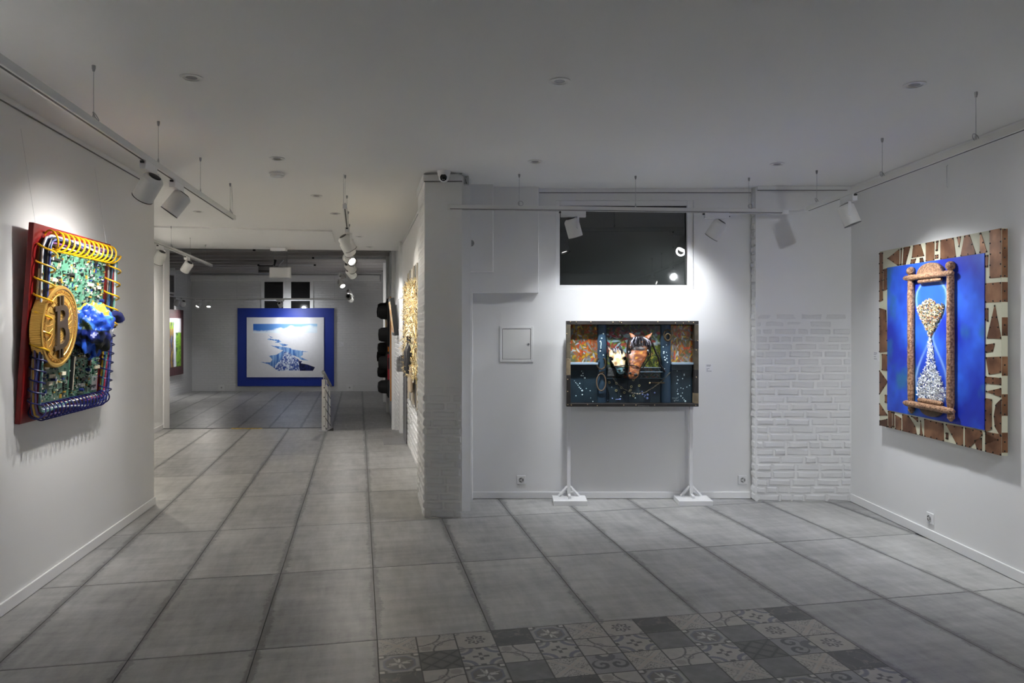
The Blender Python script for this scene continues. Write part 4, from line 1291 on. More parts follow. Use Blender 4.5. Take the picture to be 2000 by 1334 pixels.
for j in range(nv):
    for i in range(nu):
        gl.f.append((j * nu + i, (j + 1) * nu + i, (j + 1) * nu + (i + 1) % nu, j * nu + (i + 1) % nu)); gl.m.append(0)
gb = gl.build('globe', vmat('painted_cloth', .34), ca, 32, True, loc=(.735, -.12, .565))
pts = [(.14, -.04, .09), (.22, -.05, .11), (.27, -.06, .10), (.30, -.06, .07)]
MB().tube(pts, .022, 10, rf=lambda t: .8 + .8 * t).build('globe_tube', mat('globe_tube_navy', rgb(26, 32, 80), .4), gb, True)
MB().cyl((.29, -.062, .085), (.308, -.062, .055), .026, 12).build('tube_lining', PAPER, gb)
# hanging wires of the artwork
for x in (.05, CW_ - .05):
    MB().cyl((x, -.015, CH_), (x, .1, CH_ + .55), .0007, 5).build('hanging_wire', STEEL, ca)

# ================================================================== HOURGLASS PAINTING (right wall)
HW, HH = 1.523, 1.48
YF = 6.392
ha = empty('hourglass_painting', (rw(YF + .02), YF + .02, .793), RROT, label='blue hourglass painting in a cream frame riveted with copper patches', cat='painting')
CREAM = mat('cream_frame', rgb(196, 194, 170), .55)
MB().box(0, HW, -.06, -.018, 0, HH).build('frame_board', CREAM, ha, bevel=.002)
CX0, CX1, CZ0, CZ1 = .135, 1.363, .145, 1.333
nx, ny = 150, 145
rs3 = np.random.default_rng(21)
im = np.empty((ny, nx, 3), 'f')
n1 = vnoise(nx, ny, (3, 3), rs3); n2_ = vnoise(nx, ny, (5, 4), rs3); n3 = vnoise(nx, ny, (24, 24), rs3, 2)
cA, cB, cC = (np.array(rgb(20, 46, 172)), np.array(rgb(46, 98, 218)), np.array(rgb(40, 108, 150)))
t_ = np.clip((n1 - .38) * 3.2, 0, 1)[..., None]; im[:] = cA * (1 - t_) + cB * t_
t_ = np.clip((n2_ - .60) * 5, 0, .8)[..., None]; im[:] = im * (1 - t_) + cC * t_
im *= (.9 + .2 * n3)[..., None]
GX, GZ = np.meshgrid(np.linspace(CX0, CX1, nx), np.linspace(CZ1, CZ0, ny))
# painted glass bulbs: half width as a function of height
zs_ = [.27, .30, .36, .45, .52, .60, .68, .74, .76, .79, .85, .92, 1.0, 1.06, 1.11, 1.15, 1.18]
ws_ = [.12, .165, .20, .205, .18, .13, .07, .035, .028, .04, .09, .15, .195, .205, .19, .15, .12]
gcx = .755
W_ = np.interp(GZ, zs_, ws_, left=0, right=0)
D_ = np.abs(GX - gcx)
ins = (W_ > 0) & (D_ < W_)
up = ins & (GZ > .76)
im[up] = im[up] * .6 + np.array(rgb(60, 130, 225)) * .4
lowm = ins & (GZ <= .76); im[lowm] = im[lowm] * .75 + np.array(rgb(30, 60, 190)) * .25
gl_ = np.where(W_ > 0, np.exp(-((D_ - W_ + .008) / .013) ** 2), 0)[..., None] * (.25 + .7 * vnoise(nx, ny, (6, 8), rs3)[..., None]); im[:] = im * (1 - gl_) + np.array(rgb(150, 190, 240)) * gl_
cv = link('canvas', grid_mesh('canvas', im, CX1 - CX0, CZ1 - CZ0, vmat('oil_paint', .42, .4, bump=(120, .15, .002)), CX0, CZ0, -.0665), ha)
MB().box(CX0, CX1, -.066, -.058, CZ0, CZ1).build('canvas_edge', mat('canvas_blue_edge', rgb(24, 40, 150), .5), ha)

# copper patches, traced on the picture plane (u right, v up; metres)
PL = [
 [(0, 1.05), (.055, 1.06), (.055, 1.47), (0, 1.47)], [(.065, 1.14), (.13, 1.15), (.13, 1.33), (.065, 1.325)], [(0, .62), (.135, .63), (.11, .98), (0, 1.0)],
 [(.04, .47), (.13, .47), (.13, .61), (.04, .61)], [(0, .26), (.135, .38), (0, .47)], [(.09, .20), (.135, .20), (.135, .27), (.09, .27)],
 [(0, .08), (.13, .10), (.0, .19)], [(.0, .04), (.13, .07), (.13, -.0), (.0, -.0)],
 [(.13, 1.41), (.31, 1.47), (.31, 1.335), (.29, 1.335)], [(.325, 1.335), (.34, 1.335), (.35, 1.475), (.335, 1.475)], [(.36, 1.335), (.40, 1.335), (.47, 1.475), (.375, 1.475)],
 [(.49, 1.38), (.66, 1.38), (.61, 1.478), (.51, 1.478)], [(.47, 1.335), (.53, 1.335), (.55, 1.37), (.48, 1.37)], [(.60, 1.335), (.655, 1.335), (.64, 1.37), (.60, 1.37)],
 [(.68, 1.335), (.79, 1.335), (.79, 1.478), (.68, 1.478)], [(.81, 1.40), (.83, 1.40), (.84, 1.478), (.815, 1.478)], [(.80, 1.345), (.84, 1.345), (.84, 1.375), (.80, 1.375)],
 [(.865, 1.335), (1.05, 1.335), (1.02, 1.478), (.865, 1.478)], [(1.085, 1.40), (1.105, 1.478), (1.06, 1.478)], [(1.10, 1.335), (1.27, 1.335), (1.20, 1.478), (1.145, 1.478)],
 [(1.31, 1.335), (1.385, 1.335), (1.32, 1.478), (1.31, 1.478)], [(1.41, 1.16), (1.523, 1.16), (1.523, 1.48), (1.41, 1.48)], [(1.365, 1.235), (1.39, 1.235), (1.395, 1.32), (1.365, 1.32)],
 [(1.365, 1.00), (1.523, 1.00), (1.523, 1.13), (1.365, 1.13)], [(1.38, .76), (1.523, .76), (1.46, .985)], [(1.365, .88), (1.395, .87), (1.395, .965), (1.365, .965)],
 [(1.37, .665), (1.44, .675), (1.46, .73), (1.37, .72)], [(1.40, .52), (1.523, .54), (1.523, .645), (1.37, .635)], [(1.365, .46), (1.523, .46), (1.523, .505), (1.365, .505)],
 [(1.37, .405), (1.523, .38), (1.523, .44)], [(1.365, .13), (1.43, .16), (1.43, .36), (1.365, .36)], [(1.46, .18), (1.52, .12), (1.523, .12), (1.523, .37), (1.47, .33), (1.45, .25)],
 [(1.365, .05), (1.50, .10), (1.365, .125)], [(1.42, -.0), (1.523, .0), (1.523, .09), (1.44, .05)],
 [(1.40, -.0), (1.523, -.0), (1.523, .0)],
 [(.14, .0), (.20, .0), (.20, .14), (.14, .14)], [(.21, .01), (.235, .01), (.235, .14), (.21, .14)], [(.25, .0), (.34, .0), (.34, .10), (.25, .12)], [(.355, .0), (.56, .0), (.54, .06), (.44, .135), (.355, .135)],
 [(.48, .135), (.575, .135), (.575, .10)], [(.60, .0), (.64, .0), (.61, .12)], [(.66, .0), (.91, .0), (.90, .13), (.66, .135)], [(.93, .02), (.96, .02), (.96, .07), (.93, .07)],
 [(.93, .13), (1.13, .135), (1.13, .0), (1.06, .0)], [(1.15, .0), (1.20, .0), (1.34, .11), (1.33, .135), (1.15, .135)], [(1.28, .0), (1.33, .0), (1.33, .09), (1.25, .06)],
 [(1.365, .0), (1.523, .0), (1.523, .14), (1.365, .135)]]
PL = [p for p in PL if abs(sum(p[i][0] * p[(i + 1) % len(p)][1] - p[(i + 1) % len(p)][0] * p[i][1] for i in range(len(p)))) > .0012]
# keep the lower right column from overlapping the big corner plate
PL = [p for p in PL if not (max(a for a, b in p) > 1.40 and min(b for a, b in p) < .02 and p is not PL[-1] and min(a for a, b in p) > 1.35)]
COPS = [mat('copper_a', rgb(146, 104, 74), .42, .45, var=(7, rgb(96, 62, 42), 6)), mat('copper_b', rgb(128, 88, 62), .45, .45, var=(9, rgb(82, 54, 38), 6)), mat('copper_c', rgb(158, 116, 84), .4, .5, var=(6, rgb(104, 68, 46), 6))]
rv = MB()


def ccw(p):
    A = sum(p[i][0] * p[(i + 1) % len(p)][1] - p[(i + 1) % len(p)][0] * p[i][1] for i in range(len(p)))
    return p if A > 0 else p[::-1]


for k, p in enumerate(PL):
    p = ccw(p)
    MB().plate(p, -.0625, -.06).build('copper_plate', COPS[k % 3], ha)
    c_ = (sum(a for a, b in p) / len(p), sum(b for a, b in p) / len(p))
    for i in range(len(p)):
        a, b = Vector(p[i]), Vector(p[(i + 1) % len(p)]); n_ = max(1, int((b - a).length / .075))
        for j in range(n_):
            v_ = a + (b - a) * (j / n_); v_ = v_ + (Vector(c_) - v_).normalized() * .009
            rv.ball((v_.x, -.0625, v_.y), .0062, 7, 4, (1, .8, 1))
# the copper folds over the near edge
for z0, z1 in ((.02, .15), (.26, .40), (.52, .645), (.78, .90), (1.0, 1.13), (1.16, 1.475)):
    MB().box(HW, HW + .002, -.058, -.020, z0, z1).build('copper_plate', COPS[int(z0 * 10) % 3], ha)
    for z in np.arange(z0 + .01, z1, .06): rv.ball((HW + .002, -.04, z), .006, 6, 4)
prop(rv.build('rivets', mat('rivet_dark', (.02, .017, .015), .4, .6), ha, True), kind='stuff')

CLAY = mat('copper_clay', rgb(190, 150, 116), .38, .2, bump=(110, 1.0, .01), var=(60, rgb(116, 80, 56), 5))


def rod(a, b, r, name, n=14, wob=.06):
    a = Vector(a); b = Vector(b); qq = random.Random(int(a.x * 1000 + a.z * 77)); N_ = 26
    pts = [a + (b - a) * (i / N_) for i in range(N_ + 1)]
    ws = [1 + qq.uniform(-wob, wob) for _ in range(N_ + 1)]; ws[0] = .55; ws[-1] = .55; ws[1] = .9; ws[-2] = .9
    return MB().tube(pts, r, n, rf=lambda t: ws[int(round(t * N_))]).build(name, CLAY, ha, True)


yr = -.088
rod((.525, yr, .23), (.525, yr, 1.25), .026, 'post'); rod((1.028, yr, .23), (1.028, yr, 1.25), .026, 'post')
rod((.45, yr - .012, 1.222), (1.075, yr - .012, 1.222), .022, 'crossbar'); rod((.45, yr - .012, .238), (1.085, yr - .012, .238), .024, 'crossbar')
rod((.625, yr, 1.186), (.925, yr, 1.186), .016, 'collar'); rod((.625, yr, .277), (.93, yr, .277), .018, 'collar')
for x in (.525, 1.028):
    MB().ball((x, yr, 1.275), .034, 14, 9).build('ball_finial', CLAY, ha, True)
    MB().lathe([(.006, .16), (.026, .185), (.024, .225)], 14, Matrix.Translation((x, yr + .004, 0))).build('foot', CLAY, ha, True)
dm = ccw([(.775 + .165 * math.cos(a), 1.232 + .088 * math.sin(a)) for a in np.linspace(0, PI, 18)])
MB().plate(dm, -.098, -.066).build('half_disc', CLAY, ha, bevel=.006)
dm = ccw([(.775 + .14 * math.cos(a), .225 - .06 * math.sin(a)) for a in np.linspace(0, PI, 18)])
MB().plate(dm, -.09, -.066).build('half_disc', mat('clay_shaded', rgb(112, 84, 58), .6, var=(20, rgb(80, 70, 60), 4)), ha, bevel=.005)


def grains(n, inside, box_, size, cols, seed, name):
    g = MB(); qq = random.Random(seed); x0, x1, z0, z1 = box_; k = 0
    while k < n:
        x = qq.uniform(x0, x1); z = qq.uniform(z0, z1)
        if not inside(x, z): continue
        k += 1
        l, w = size; l *= qq.uniform(.7, 1.3); a = qq.uniform(0, PI); g.col = rgb(*qq.choice(cols)); y = -.068 - qq.uniform(0, .012)
        M = Matrix.Translation((x, y, z)) @ Matrix.Rotation(a, 4, 'Y') @ Matrix.Rotation(qq.uniform(-.6, .6), 4, 'Z')
        g.add([(l, 0, 0), (-l, 0, 0), (0, w, 0), (0, -w, 0), (0, 0, w), (0, 0, -w)], [(0, 2, 4), (2, 1, 4), (1, 3, 4), (3, 0, 4), (2, 0, 5), (1, 2, 5), (3, 1, 5), (0, 3, 5)], M)
    return prop(g.build(name, vmat('grain_husk', .5), ha, vcol=True), kind='stuff')


def in_up(x, z):
    w = np.interp(z, zs_, ws_) - .012
    top = 1.055 - abs(x - .74) * .42 + (.03 if x > .9 else 0)
    return abs(x - gcx) < w and z < top


def in_low(x, z):
    w = np.interp(z, [.285, .32, .40, .47, .52, .60, .70, .76], [.15, .175, .165, .12, .075, .042, .028, .012])
    return abs(x - (gcx + .02 * (.76 - z))) < w * (0.85 + .3 * R.random())


grains(1500, in_up, (.56, .97, .76, 1.08), (.010, .0042), [(206, 190, 140), (190, 150, 96), (226, 220, 196), (110, 120, 110), (168, 90, 50), (222, 206, 150), (70, 90, 90), (236, 232, 214)], 3, 'seed_grains')
grains(1150, in_low, (.56, .97, .29, .77), (.0135, .0036), [(226, 230, 234), (205, 210, 216), (240, 240, 240)], 4, 'rice_grains')
# ================================================================== HORSE STABLE ARTWORK ON ITS STAND (alcove)
S_ = 0.0008415 * 1.012
HY = 6.925                                     # front plane of the box
h0 = at(1106.4, 794.3, HY)
hs = empty('horse_artwork', (h0.x, HY, h0.z), label='stable door artwork with a brown and a pale horse head in a dark box frame', cat='artwork')
DEP = .105


def P2(x, y): return ((x - 147) * S_, (1190 - y) * S_)


def slab(name, x0, y0, x1, y1, d0, d1, m, parent=hs, bevel=0):
    a, zt = P2(x0, y0); b, zb = P2(x1, y1)
    return MB().box(a, b, d0, d1, zb, zt).build(name, m, parent, bevel=bevel)


TEAL = mat('stable_teal', rgb(34, 56, 68), .5, var=(6, rgb(24, 40, 50), 5)); POST = mat('stable_blue_post', rgb(52, 78, 98), .45, var=(5, rgb(40, 62, 80), 5))
LEA = mat('dark_leather', rgb(48, 44, 42), .45, var=(12, rgb(34, 31, 30), 5)); TANL = mat('tan_wood_strip', rgb(132, 118, 92), .6, var=(14, rgb(100, 88, 70), 5)); OLV = mat('olive_wood_strip', rgb(92, 84, 66), .6, var=(14, rgb(70, 64, 52), 5))
slab('back_panel', 150, 265, 1570, 1188, DEP - .02, DEP, TEAL)
for nm, x0, y0, x1, y1, m in (('leather_strip', 147, 262, 1577, 302, LEA), ('leather_strip', 147, 1156, 1577, 1190, LEA), ('wood_strip', 147, 302, 192, 668, OLV), ('wood_strip', 147, 668, 192, 850, TANL),
                              ('leather_strip', 147, 850, 192, 1156, LEA), ('wood_strip', 1532, 302, 1577, 480, OLV), ('leather_strip', 1532, 480, 1577, 565, LEA), ('wood_strip', 1532, 565, 1577, 790, OLV),
                              ('leather_strip', 1532, 790, 1577, 1045, LEA), ('wood_strip', 1532, 1045, 1577, 1156, TANL)):
    slab(nm, x0, y0 + .4, x1, y1 - .4, 0, DEP - .018, m, bevel=.002)
STUD = mat('brass_stud', rgb(214, 190, 150), .3, .8)
for x, y in ((190, 272), (253, 274), (410, 274), (650, 277), (722, 274), (742, 281), (1135, 272), (1325, 284), (1410, 286), (1470, 272), (1520, 280), (188, 505), (168, 672), (160, 895), (160, 1025), (162, 1168), (198, 1172), (375, 1166), (480, 1178),
             (766, 1173), (898, 1172), (1100, 1172), (1565, 475), (1550, 577), (1552, 870), (1545, 1175), (150, 400)):
    a, b = P2(x, y); MB().ball((a, -.001, b), .0052, 8, 5).build('stud', STUD, hs, True)

rsh = np.random.default_rng(17)
ORP = [(150, 78, 24), (126, 60, 20), (160, 112, 36), (100, 92, 44), (126, 128, 124), (108, 116, 118), (160, 56, 26), (76, 84, 52), (170, 136, 30), (100, 98, 96), (130, 88, 36), (92, 72, 36)]
VM = vmat('thick_acrylic', .42, .5, bump=(160, .3, .003))


def panel(x0, y0, x1, y1, img, d):
    a, zt = P2(x0, y0); b, zb = P2(x1, y1)
    return link('painted_panel', grid_mesh('painted_panel', img, b - a, zt - zb, VM, a, zb, d), hs)


for x0, x1 in ((190, 492), (1293, 1532)):
    im = canvas(80, 96, (140, 84, 30)); strokes(im, 420, ORP, 4, 13, 2.4, rsh); strokes(im, 24, [(176, 186, 190), (214, 176, 40), (196, 66, 30), (150, 170, 180)], 3, 9, 1.7, rsh)
    panel(x0, 300, x1, 715, im, DEP - .024)
im = canvas(150, 120, (56, 66, 40))
strokes(im, 300, [(70, 90, 40), (40, 50, 44), (110, 36, 36), (90, 110, 60), (60, 70, 80), (120, 130, 60), (50, 40, 30)], 5, 15, 3.2, rsh)
strokes(im, 90, [(150, 180, 190), (120, 150, 160), (110, 140, 50), (190, 200, 200)], 4, 13, 3.0, rsh, (0, 150, 24, 75)); strokes(im, 60, [(130, 30, 40), (150, 50, 50), (90, 24, 30), (170, 90, 90)], 3, 10, 3.2, rsh, (0, 150, 22, 90))
strokes(im, 160, [(140, 150, 40), (100, 120, 40), (180, 170, 60), (70, 90, 30)], 4, 12, 1.2, rsh, (80, 150, 60, 120)); strokes(im, 70, [(36, 44, 50), (50, 60, 70), (60, 40, 36)], 4, 12, 2.0, rsh, (0, 150, 0, 18))
panel(592, 300, 1182, 772, im, DEP - .024)
im = canvas(150, 40, (36, 46, 46)); strokes(im, 260, [(44, 60, 60), (90, 110, 116), (60, 80, 40), (120, 66, 40), (30, 36, 40), (70, 90, 96)], 2, 9, 1.4, rsh)
panel(592, 772, 1225, 888, im, DEP - .03)

for x0, x1 in ((492, 592), (1182, 1294)):      # rounded posts
    a, b = P2(x0, 0)[0], P2(x1, 0)[0]; w = (b - a) / 2
    pr_ = [(a + w - w * math.cos(t), DEP - .022 - .034 * math.sin(t) ** .7) for t in np.linspace(0, PI, 12)]
    zt, zb = P2(0, 304)[1], P2(0, 1154)[1]
    MB().prism(pr_[::1], zb, zt).build('door_post', POST, hs, 30)
LEDGE = mat('pale_blue_ledge', rgb(150, 172, 190), .4); DKPL = mat('stable_dark_plank', rgb(30, 48, 58), .5, var=(7, rgb(22, 36, 44), 5))
for x0, x1 in ((192, 490), (1296, 1530)):
    slab('ledge', x0, 714, x1, 736, .026, DEP - .022, LEDGE, bevel=.001)
    slab('ledge_board', x0, 736, x1, 800, .055, DEP - .022, DKPL)  # dark board stands in for the overhang shadow under the ledge
    w = (x1 - x0) / 2
    for k in range(2): slab('plank', x0 + k * w + 1, 801, x0 + (k + 1) * w - 1, 1155, .078, DEP - .021, TEAL, bevel=.001)
slab('ledge', 942, 768, 1180, 774, .05, DEP - .022, LEDGE); slab('ledge', 930, 815, 1200, 821, .045, DEP - .022, LEDGE)
slab('ledge_board', 592, 884, 1226, 896, .05, DEP - .022, DKPL)
for k in range(5): slab('plank', 593 + k * 118, 897, 593 + (k + 1) * 118 - 2, 1155, .078, DEP - .021, DKPL if k % 2 else TEAL, bevel=.001)
slab('rag', 596, 772, 690, 870, .055, .07, mat('grey_rag', rgb(70, 74, 76), .8, bump=(60, .8, .01)), bevel=.008)
IRON = mat('rusty_iron', rgb(96, 82, 60), .5, .6, var=(20, rgb(60, 50, 40), 4))


def ring_tube(cx_, cy_, rx, ry, a0, a1, r, name, d=.035, m=IRON, n=28, parent=hs):
    pts = [(*P2(cx_ + rx * math.cos(t), cy_ - ry * math.sin(t)), ) for t in np.linspace(a0, a1, n)]
    return MB().tube([(x, d, z) for x, z in pts], r, 8, abs(a1 - a0 - 2 * PI) < .01).build(name, m, parent, True)


ring_tube(526, 722, 50, 66, math.radians(125), math.radians(415), .0085, 'horseshoe')
st = ring_tube(528, 930, 50, 92, 0, 2 * PI, .0065, 'stirrup', m=mat('old_leather_loop', rgb(110, 94, 76), .5))
slab('stirrup_bar', 503, 815, 556, 826, .028, .042, IRON)
slab('stirrup_strap', 540, 1020, 550, 1150, .05, .056, mat('old_leather_loop', (0, 0, 0)))
ring_tube(1252, 420, 42, 62, 0, 2 * PI, .0062, 'iron_ring', d=.038); ring_tube(1252, 440, 28, 36, 0, 2 * PI, .0075, 'iron_ring', d=.036)
# chain
ch = MB(); ks = [(650, 875), (700, 945), (770, 1000), (860, 1045), (930, 1058), (1010, 1040), (1100, 985), (1180, 925), (1240, 865), (1284, 820)]
tt = np.linspace(0, 1, 46); xs = np.interp(tt, np.linspace(0, 1, 10), [a for a, b in ks]); ys = np.interp(tt, np.linspace(0, 1, 10), [b for a, b in ks])
for k in range(45):
    a = Vector((*P2(xs[k], ys[k]),)); b = Vector((*P2(xs[k + 1], ys[k + 1]),)); c = (a + b) / 2; dv = (b - a); L_ = dv.length * .62; ang = math.atan2(dv.y, dv.x)
    pts = []
    for t in np.linspace(0, 2 * PI, 9)[:-1]:
        ux, vy = L_ * math.cos(t), .0042 * math.sin(t)
        if k % 2: pts.append((c.x + ux * math.cos(ang) - vy * math.sin(ang), .05, c.y + ux * math.sin(ang) + vy * math.cos(ang)))
        else: pts.append((c.x + ux * math.cos(ang), .05 + vy, c.y + ux * math.sin(ang)))
    ch.tube(pts, .0013, 4, True)
prop(ch.build('chain', mat('chain_steel', rgb(170, 160, 140), .35, .9), hs, True), kind='stuff')
bl_ = slab('bolt', 1075, 930, 1222, 944, .05, .066, IRON); a, b = P2(1056, 938); MB().ball((a, .05, b), .009, 10, 6).build('bolt_knob', STUD, bl_, True)
# leather rein hanging on the right
pts = [(*P2(x, y),) for x, y in ((1085, 500), (1120, 600), (1150, 660), (1170, 740), (1205, 790), (1225, 815))]
MB().tube([(x, .045, z) for x, z in pts], .0085, 8).build('rein', mat('black_leather', (.015, .012, .012), .4), hs, True)
# painted drips and nuts
DOT = mat('drip_white', rgb(200, 222, 228), .4); DOTB = mat('drip_blue', rgb(140, 160, 220), .4)
dots = [(553, 402, 9), (535, 452, 9), (520, 486, 9), (520, 592, 9), (553, 636, 9), (320, 812, 6), (333, 835, 8), (316, 858, 9), (335, 862, 6), (354, 886, 10), (240, 918, 5), (255, 938, 5), (267, 950, 5), (280, 966, 6), (293, 988, 7), (308, 1003, 7), (325, 1025, 12), (298, 946, 7),
        (370, 1002, 6), (412, 1026, 6), (326, 1070, 8), (257, 1082, 7), (418, 1105, 5), (442, 1143, 7), (1240, 523, 6), (1205, 546, 7), (1212, 600, 9), (1210, 616, 9), (1240, 606, 5), (1248, 640, 6), (1218, 658, 8), (1242, 672, 8), (1226, 690, 10), (1250, 714, 8), (1220, 782, 6), (648, 985, 7),
        (748, 1086, 6), (850, 1080, 7), (905, 1106, 8), (1365, 808, 6), (1372, 908, 8), (1440, 845, 7), (1440, 856, 7), (1424, 893, 7), (1362, 945, 7), (1372, 1060, 9), (1470, 985, 6), (1500, 968, 6), (1405, 995, 6), (1430, 1003, 6), (1405, 1083, 8), (1425, 1105, 6), (1440, 1125, 7), (1455, 1142, 11), (1422, 1050, 6), (1370, 1010, 5), (1365, 1030, 5), (1365, 870, 6)]
for x, y, r_ in dots:
    a, b = P2(x, y); d = .048 if 480 < x < 600 or 1180 < x < 1296 else .077
    MB().ball((a, d + .001, b), r_ * S_, 10, 4, (1, .35, 1)).build('paint_drop', DOT, hs, True)
for x, y, r_ in ((985, 1065, 9), (1012, 1075, 10), (1040, 1068, 13), (1005, 1090, 8), (1036, 1108, 13), (1118, 1048, 11), (980, 1035, 7), (740, 1118, 11), (655, 1110, 8), (605, 1130, 6)):
    a, b = P2(x, y); MB().ball((a, .077, b), r_ * S_, 10, 4, (1, .35, 1)).build('paint_drop', DOTB, hs, True)
pts = [(*P2(x, y),) for x, y in ((690, 1122), (715, 1120), (738, 1118))]
MB().tube([(x, .077, z) for x, z in pts], .004, 6).build('paint_run', DOTB, hs)
pts = [(*P2(x, y),) for x, y in ((526, 490), (528, 515), (524, 540), (526, 565))]
MB().tube([(x, .046, z) for x, z in pts], .005, 6).build('paint_run', DOT, hs)
NUT = mat('brass_nut', rgb(190, 186, 140), .35, .7)
for x, y in ((620, 934), (698, 944), (696, 1022), (785, 1044), (862, 980), (852, 1018), (948, 968), (884, 1080), (882, 906), (752, 990)):
    a, b = P2(x, y); ring_tube(x, y, 11, 11, PI / 4, 2 * PI + PI / 4, .0035, 'nut', d=.074, m=NUT, n=7)
# signature and title: handwriting too small to read
def scrawl(name, x0, x1, y, amp, n, slope, m, d, seed, r_):
    q_ = random.Random(seed); pts = []
    for i in range(n):
        t = i / (n - 1); x = x0 + (x1 - x0) * t + q_.uniform(-1, 1) * (x1 - x0) / n * .8; yy = y + slope * (x - x0) + (amp if i % 2 else -amp) * q_.uniform(.35, 1)
        a, b = P2(x, yy); pts.append((a, d, b))
    MB().tube(pts, r_, 5).build(name, m, hs, True)


scrawl('signature', 1308, 1375, 1112, 14, 13, -.12, DOT, .0765, 2, .0012)
scrawl('signature', 1325, 1378, 1136, 10, 11, -.18, DOT, .0765, 5, .0012)
scrawl('title', 922, 1042, 1181, 5, 24, 0, mat('title_white', (.7, .7, .7), .5), -.001, 7, .0007)


# horse heads: one continuous lofted surface each --------------------------
def blotch(x, y, z, s, seed):
    """cheap smooth 3d noise in -1..1"""
    q_ = random.Random(seed); v = 0
    for k in range(7):
        v += math.sin(s * (1 + .35 * k) * (q_.uniform(-1, 1) * x + q_.uniform(-1, 1) * y + q_.uniform(-1, 1) * z) + q_.uniform(0, 6))
    return v / 3.2


def horse_head(name, prof, colour, parent, seed):
    """prof: (x, y) of the axis in picture units, depth, half width, half depth; from poll to muzzle"""
    N_ = 44; g = MB()
    pr_ = np.array(prof, float); t0 = np.linspace(0, 1, len(pr_)); ts = np.linspace(0, 1, 60)
    cols_ = [np.interp(ts, t0, pr_[:, i]) for i in range(5)]
    for _ in range(5):
        for c in cols_: c[1:-1] = (c[:-2] + 2 * c[1:-1] + c[2:]) / 4
    for j, t in enumerate(ts):
        px, py, dp, hw_, hd_ = [c[j] for c in cols_]; cx_, cz_ = P2(px, py)
        for k in range(N_):
            a = 2 * PI * k / N_; ca_, sa_ = math.cos(a), math.sin(a)
            x = hw_ * S_ * math.copysign(abs(ca_) ** .8, ca_); y = -hd_ * math.copysign(abs(sa_) ** .75, sa_)
            # eye sockets under a brow ridge, cheek bones, nose bridge, soft muzzle
            sock = math.exp(-((abs(ca_) - .74) / .16) ** 2 - ((t - .36) / .05) ** 2) * (sa_ > 0)
            brow = math.exp(-((abs(ca_) - .70) / .2) ** 2 - ((t - .27) / .05) ** 2) * (sa_ > 0)
            cheek = math.exp(-((abs(ca_) - .85) / .2) ** 2 - ((t - .52) / .09) ** 2)
            bridge = math.exp(-(ca_ / .38) ** 2) * (sa_ > 0) * (.3 < t < .82)
            muz = math.exp(-((t - .90) / .06) ** 2) * max(0, sa_)
            y += .016 * sock - .010 * brow - .008 * bridge - .008 * muz
            x *= 1 + .07 * brow - .10 * cheek * 0 + .06 * muz - .08 * math.exp(-((t - .70) / .09) ** 2)
            lump = 1 + .035 * blotch(x * 40, y * 40, t * 3, 1.6, seed + 5)
            v_ = Vector((cx_ + x * lump, dp + y * lump, cz_ - .012 * max(0, sa_) * t))
            g.v.append(tuple(v_)); g.c.append(colour(ca_, sa_, t, blotch(v_.x * 60, v_.z * 60, sa_, 1.0, seed), blotch(v_.x * 150, v_.z * 150, sa_, 1.0, seed + 9), sock))
    for j in range(len(ts) - 1):
        for k in range(N_):
            k2 = (k + 1) % N_; g.f.append((j * N_ + k, (j + 1) * N_ + k, (j + 1) * N_ + k2, j * N_ + k2)); g.m.append(0)
    g.f.append(tuple(range(N_))); g.f.append(tuple((len(ts) - 1) * N_ + k for k in range(N_ - 1, -1, -1))); g.m += [0, 0]
    return g.build(name, vmat('painted_horse', .38, .5, bump=(90, .3, .004)), parent, 40, True)


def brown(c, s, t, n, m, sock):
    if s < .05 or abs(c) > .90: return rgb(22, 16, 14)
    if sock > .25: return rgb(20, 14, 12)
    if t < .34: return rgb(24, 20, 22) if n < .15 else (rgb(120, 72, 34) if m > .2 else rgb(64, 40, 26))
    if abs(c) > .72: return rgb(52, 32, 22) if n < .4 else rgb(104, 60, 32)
    if t < .74:
        return rgb(176, 112, 60) if n > .55 else rgb(196, 142, 54) if m > 1.0 else rgb(150, 84, 42) if n > -.1 else rgb(112, 62, 34) if n > -.7 else rgb(150, 108, 92)
    return rgb(206, 146, 92) if n > .2 else rgb(212, 160, 60) if m > .9 else rgb(172, 104, 60) if n > -.5 else rgb(110, 58, 36)


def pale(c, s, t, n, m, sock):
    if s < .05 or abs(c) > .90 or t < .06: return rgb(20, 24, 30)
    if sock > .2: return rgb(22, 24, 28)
    if t < .62: return rgb(232, 212, 172) if n > -.1 else rgb(206, 174, 122) if n > -.8 else rgb(150, 112, 72)
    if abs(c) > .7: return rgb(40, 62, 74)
    return rgb(92, 134, 142) if n > 0 else rgb(190, 206, 208) if m > .3 else rgb(60, 92, 104)


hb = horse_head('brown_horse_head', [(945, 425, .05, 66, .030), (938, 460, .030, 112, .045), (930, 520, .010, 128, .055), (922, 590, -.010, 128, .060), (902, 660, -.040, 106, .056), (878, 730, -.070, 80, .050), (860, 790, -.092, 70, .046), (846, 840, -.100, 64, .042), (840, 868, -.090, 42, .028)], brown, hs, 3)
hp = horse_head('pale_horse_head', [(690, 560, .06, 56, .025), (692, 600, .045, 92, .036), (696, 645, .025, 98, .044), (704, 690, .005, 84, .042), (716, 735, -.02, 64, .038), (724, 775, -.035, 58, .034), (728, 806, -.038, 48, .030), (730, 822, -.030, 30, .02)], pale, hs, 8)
EYE = mat('eye_gloss', (.01, .008, .008), .08); NOS = mat('nostril_dark', (.012, .01, .01), .6)


def feature(parent, x, y, d, r_, m, name, sc=(1, .6, 1.2)):
    a, b = P2(x, y); return MB().ball((a, d, b), r_, 12, 8, sc).build(name, m, parent, True)


